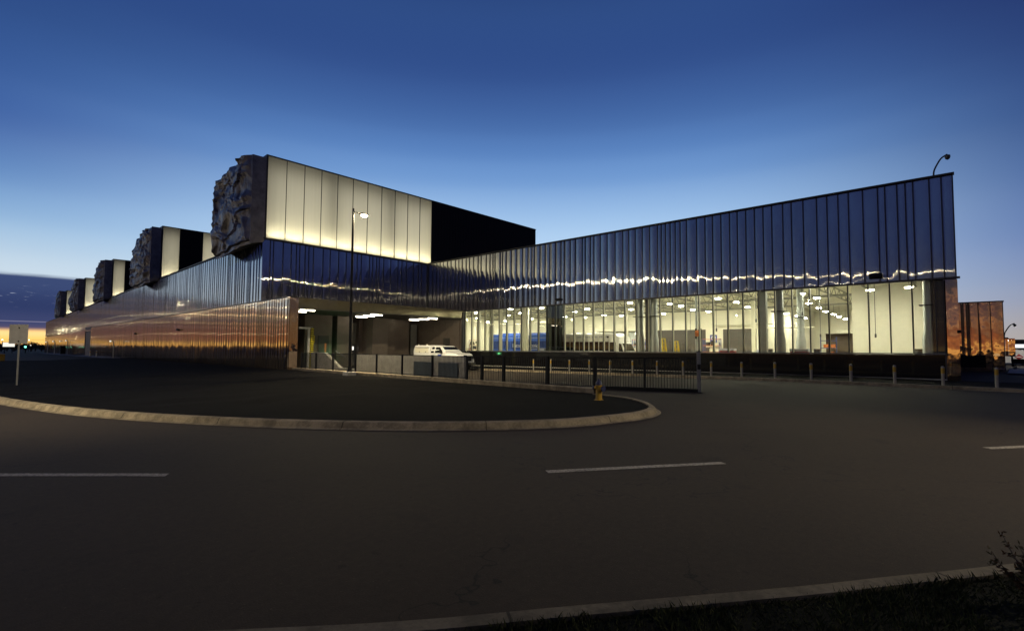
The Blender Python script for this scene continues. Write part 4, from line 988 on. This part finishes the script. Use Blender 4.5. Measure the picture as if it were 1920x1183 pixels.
obj('frame', MB().box(39.2, 39.4, 15.85, 15.92, 2.5, 3.35).box(39.2, 39.4, 16.25, 16.3, 2.5, 3.35), 'iron', hs); obj('drum', MB().tube([(39.3, 15.95, 2.95), (39.3, 16.25, 2.95)], .26, 14), 'orange', hs)
ps_ = thing('wall_notice', 'small blue and white notice on the white wall between the roller doors', 'sign', (63.9, 24, 2.6))
obj('plate', MB().box(63.9, 63.97, 23.75, 24.6, 2.4, 3.5), 'decal_blue', ps_)
for a in ((23.9, 24.1, 2.55, 3.35), (24.1, 24.4, 3.2, 3.35), (24.1, 24.4, 2.85, 3.0), (24.35, 24.45, 2.9, 3.3)): obj('symbol', MB().box(63.87, 63.9, *a), 'letter', ps_)
for i, (x, y, l, mt) in enumerate(((42, 8.6, 'grey workbench beside the deep bay wall', 'galv'), (50, 14.0, 'low workbench at the mouth of the deep bay', 'galv'), (41.5, 33.6, 'dark machine on a stand at the left of the blue bus', 'rib_dark'))):
    w = thing('workbench', l, 'workbench', (x, y, 0)); obj('top', MB().box(-.6, .6, -1.2, 1.2, 1.3, 1.38), mt, w, local=True)
    for sx in (-.5, .5):
        for sy in (-1.1, 1.1): obj('leg', MB().box(sx-.04, sx+.04, sy-.04, sy+.04, 0, 1.3), mt, w, local=True)
    obj('vice', MB().box(-.15, .2, -.5, -.1, 1.38, 1.75), 'rib_dark', w, local=True); obj('tool_box', MB().box(-.2, .3, .2, .8, 1.38, 1.65), 'decal_grey', w, local=True)
for x, y, rz, l in ((62.8, 34, 0, 'tall steel shelving with cartons behind the white shuttle bus'), (59.5, 64.8, 90, 'tall steel shelving with cartons at the far left end of the hall'), (63.2, 24.1, 0, 'steel shelving with cartons between the two roller doors')):
    u = thing('shelf_unit', l, 'shelving', (x, y, 0), R(rz))
    for sy in (-1.0, 1.0):
        for sx in (-.3, .3): obj('upright', MB().box(sx-.03, sx+.03, sy-.03, sy+.03, 0, 3.0), 'decal_blue', u, local=True)
    for z in (.5, 1.3, 2.1, 2.9): obj('shelf', MB().box(-.34, .34, -1.05, 1.05, z, z+.05), 'orange', u, local=True)
    q = random.Random(int(x*7))
    for z in (1.35, 2.15):
        for k in range(3): obj('carton', MB().box(-.28, .24, -.95+k*.64, -.95+k*.64+q.uniform(.35, .56), z, z+q.uniform(.25, .6)), q.choice(('timber', 'cream_metal', 'rib_dark')), u, local=True)
for x, y, l, mt in ((39.6, 8.9, 'red tool chest standing before the square column', 'red'), (40.5, 14.2, 'red tool chest right of the slim column', 'red'), (41.5, 22.0, 'dark tool chest left of the step ladders', 'rib_dark')):
    u = thing('tool_chest', l, 'tool chest', (x, y, 0)); obj('case', MB().box(-.3, .3, -.55, .55, .15, 1.55), mt, u, local=True, bevel=.02)
    for z in (.3, .6, .9, 1.2): obj('drawer', MB().box(-.32, -.3, -.5, .5, z, z+.24), mt, u, local=True)
    obj('lid', MB().box(-.33, .33, -.58, .58, 1.55, 1.75), 'decal_grey', u, local=True, bevel=.02)
    for sx in (-.22, .22):
        for sy in (-.45, .45): obj('castor', MB().tube([(sx, sy-.03, .075), (sx, sy+.03, .075)], .075, 10), 'rubber', u, local=True)
bn_ = thing('waste_bin', 'small grey bin on the ledge near the right end of the hall', 'bin', (41.5, 2.45, 1.15))
obj('drum', MB().lathe([(.2, 0), (.24, .55), (.25, .6)], n=16), 'grey_door', bn_, local=True); obj('rim', MB().lathe([(.26, .58), (.26, .64)], n=16), 'iron', bn_, local=True)
obj('stand', MB().box(-.3, .3, -.3, .3, -1.15, 0), 'cream_metal', bn_, local=True)
rk_ = thing('storage_rack', 'tall dark storage rack in the far right opening of the hall', 'rack', (86, 15.5, 0))
for y in (-1, 1): obj('upright', MB().box(-.1, .1, y-.06, y+.06, 0, 3.6), 'blue_dark', rk_, local=True)
for z in (.8, 1.9, 3.0): obj('shelf', MB().box(-.5, .5, -1, 1, z, z+.08), 'blue_dark', rk_, local=True)
for z, y in ((.9, -.4), (2.0, .3), (2.0, -.6)): obj('carton', MB().box(-.3, .3, y-.3, y+.3, z, z+.5), 'orange', rk_, local=True)

# ------------------------------------------------------------------ left side things
st = thing('road_sign', 'blank back of a square road sign on a thin post in the dark bed', 'road sign', (.97, 31.1, gz(31)+.05))
ux, uy = math.sin(AZ), -math.cos(AZ)          # the plate stands across the road
lean = .035
obj('post', MB().box(-.03, .03, -.03, .03, -.1, 2.75), 'galv', st, local=True)
pl = MB(); w = .42
def SP(a, z, dd): return (ux*a+fwd.x*dd, uy*a+fwd.y*dd, z)
pl.add([SP(-w, 1.92, -.05), SP(w, 1.92, -.05), SP(w, 2.78, -.05), SP(-w, 2.78, -.05), SP(-w, 1.92, -.035), SP(w, 1.92, -.035), SP(w, 2.78, -.035), SP(-w, 2.78, -.035)], [(0, 1, 2, 3), (7, 6, 5, 4), (0, 4, 5, 1), (1, 5, 6, 2), (2, 6, 7, 3), (3, 7, 4, 0)])
obj('plate', pl, 'sign_back', st, local=True, bevel=.004)
obj('clamp', MB().box(-.05, .05, -.07, .05, 2.0, 2.06).box(-.05, .05, -.07, .05, 2.6, 2.66), 'iron', st, local=True)
st.rotation_euler = (0, 0, 0)
yb_ = thing('marker_box', 'small yellow utility box at the far left edge of the dark bed', 'utility box', (1.3, 95, gz(95)))
obj('case', MB().box(-.4, .4, -.4, .4, 0, .95), 'yellow', yb_, local=True, bevel=.05); obj('lid', MB().box(-.44, .44, -.44, .44, .95, 1.05), 'yellow', yb_, local=True, bevel=.03)
GN = [(16.6, 116.0, 3.3, 'pale gooseneck light post at the end of the dark bed, nearest of five'), (17.6, 222, 4.3, 'pale gooseneck light post at the far end of the left wall, third from its corner'), (14.9, 207, 4.1, 'pale gooseneck light post at the far end of the left wall, second from its corner'),
      (14.9, 233, 4.1, 'pale gooseneck light post at the far end of the left wall, next to its corner'), (17.2, 199, 4.3, 'pale gooseneck light post beside the dark cabinet at the far left wall')]
for x, y, h_, l in GN:
    t = thing('light_post', l, 'light post', (x-.6, y, gz(y)), 0, 'pale gooseneck posts along the left wall')
    obj('shaft', MB().tube([(0, 0, 0), (0, 0, h_-.5), (-.06, 0, h_-.2), (-.25, 0, h_), (-.5, 0, h_-.05)], .12 if y > 150 else .075, 8), 'cream_metal', t, local=True)
    obj('lamp_tip', MB().lathe([(.1, -.2), (.16, -.1), (.1, .05)], (-.5, 0, h_-.05), 10), 'em_board', t, local=True)
    obj('foot', MB().lathe([(.2, -.05), (.2, .1), (.12, .15)], n=10), 'concrete', t, local=True)
cb = thing('utility_cabinet', 'dark cabinet beside a pale post at the far end of the left wall', 'cabinet', (15.4, 197, gz(197)))
obj('case', MB().box(-.6, .6, -.5, .5, 0, 2.6), 'iron', cb, local=True, bevel=.04); obj('plinth', MB().box(-.7, .7, -.6, .6, -.05, .15), 'concrete', cb, local=True)
for x, y, l in ((14.6, 142, 'short pale post before the dark loading bay door, left one'), (14.5, 132, 'short pale post before the dark loading bay door, right one')):
    t = thing('guard_post', l, 'post', (x+1, y, gz(y)), 0, 'short posts before the loading bay door'); obj('shaft', MB().lathe([(.13, 0), (.13, 1.3), (.05, 1.4)], n=10), 'cream_metal', t, local=True); obj('band', MB().lathe([(.135, .9), (.135, 1.15)], n=10), 'yellow', t, local=True)
# traffic signal, billboard and trees far left
ts = thing('traffic_signal', 'distant traffic signal showing green at the left edge', 'traffic signal', (9.5, 250, -2))
obj('pole', MB().tube([(0, 0, 0), (0, 0, 3.6)], .12, 8), 'iron', ts, local=True); obj('housing', MB().box(-.32, .32, -.25, .25, 2.2, 3.7), 'iron', ts, local=True)
obj('green_light', MB().lathe([(.05, -.3), (.25, -.2), (.32, 0), (.25, .2), (.05, .3)], (-.05, -.4, 2.7), 12), 'em_traffic', ts, local=True)
bo = thing('billboard', 'bright white lit billboard far away at the left edge', 'billboard', (5.4, 260, -2))
obj('panel', MB().box(-1.5, 1.6, -.3, .3, 2.7, 4.25), 'em_board', bo, local=True)
for x in (-1, 1): obj('leg', MB().box(x-.12, x+.12, -.1, .1, 0, 2.7), 'iron', bo, local=True)
obj('frame', MB().box(-1.6, 1.7, .0, .4, 2.6, 4.35), 'iron', bo, local=True)
for x, y, z, l, mt in ((4.3, 300, 5.3, 'distant warm street light beyond the billboard', 'em_far'), (13.6, 330, 5.5, 'distant warm street light right of the road sign', 'em_far'), (14.2, 328, 3.0, 'distant low white light right of the traffic signal', 'em_board')):
    t = thing('distant_light', l, 'street light', (x, y, -2)); obj('pole', MB().tube([(0, 0, 0), (0, 0, z)], .1, 6), 'iron', t, local=True); obj('globe', MB().lathe([(.05, -.22), (.2, -.14), (.26, 0), (.2, .14), (.05, .22)], (0, 0, z+.15), 10), mt, t, local=True)
TL_ = [('dark bushy tree', ), ]
rt = random.Random(21)
TD = ['behind the billboard', 'left of the road sign', 'behind the road sign', 'right of the road sign', 'behind the traffic signal', 'right of the traffic signal', 'midway to the far wall corner', 'beside the far wall corner', 'close behind the far wall corner', 'half hidden by the far wall corner']
for k in range(10):
    x = 2.6+k*2.05; y = 336+rt.uniform(-4, 14); h_ = rt.uniform(3.6, 4.4)+(.9 if k in (0, 6, 7) else 0)
    t = thing('tree', 'dark low tree on the skyline '+TD[k], 'tree', (x, y, -2), 0, 'dark trees on the far left skyline')
    obj('trunk', MB().tube([(0, 0, 0), (.1, 0, h_*.5), (.3, .1, h_*.8)], [.3, .2, .08], 6), 'timber', t, local=True)
    cr = MB()
    for j in range(420):
        v = Vector((rt.gauss(0, 1), rt.gauss(0, 1), rt.gauss(0, 1))).normalized()*rt.random()**.4
        c0 = Vector((v.x*1.75, v.y*1.8, h_*.58+v.z*h_*.44)); a = rt.uniform(.16, .36)
        u = Vector((rt.gauss(0, 1), rt.gauss(0, 1), rt.gauss(0, 1))).normalized(); q = u.orthogonal().normalized()
        cr.add([c0+u*a, c0+q*a*.6, c0-u*a, c0-q*a*.6], [(0, 1, 2, 3)])
    obj('crown', cr, 'tree_dark', t, local=True, recalc=False)
pw_ = thing('pole_line', 'thin overhead line on poles across the sunset at far left', 'power line', (20, 420, -2))
for x in (-18, 8, 34): obj('pole', MB().tube([(x, 0, 0), (x, 0, 6.9)], .1, 6), 'timber', pw_, local=True)
obj('wires', MB().tube([(-40, 0, 6.1), (-18, 0, 6.5), (-5, 0, 6.2), (8, 0, 6.5), (21, 0, 6.2), (34, 0, 6.5), (60, 0, 6.3)], .05, 4), 'iron', pw_, local=True)

# ------------------------------------------------------------------ shrub in the lawn corner
sb = thing('shrub', 'straggly dark shrub with rusty leaves at the lower right corner', 'shrub', (4.42, -.34, .13))
rs = random.Random(9); stem = MB(); lf = MB(); lr = MB()
for k in range(30):
    a = rs.uniform(0, 6.28); L = rs.uniform(.18, .50); sp = rs.uniform(.25, .9)
    p = Vector((rs.uniform(-.1, .1), rs.uniform(-.1, .1), 0)); pts = [p.copy()]
    dr = Vector((math.cos(a)*sp, math.sin(a)*sp, 1)).normalized()
    for j in range(6):
        dr = (dr+Vector((rs.uniform(-.2, .2), rs.uniform(-.2, .2), rs.uniform(-.12, .1)))).normalized(); p = p+dr*L/6; pts.append(p.copy())
        for q in range(7):
            tgt = lf if rs.random() < .55 else lr
            c0 = p+Vector((rs.uniform(-.018, .018), rs.uniform(-.018, .018), rs.uniform(-.018, .018))); u = Vector((rs.gauss(0, 1), rs.gauss(0, 1), rs.gauss(0, 1))).normalized()*.017; w_ = u.orthogonal().normalized()*.006
            tgt.add([c0-u, c0+w_, c0+u, c0-w_], [(0, 1, 2, 3)])
    stem.tube([tuple(v) for v in pts], [.0075*(1-j/9) for j in range(7)], 5)
obj('stems', stem, 'timber', sb, local=True); obj('leaves', lf, 'leaf', sb, local=True, recalc=False); obj('rusty_leaves', lr, 'leaf_red', sb, local=True, recalc=False)
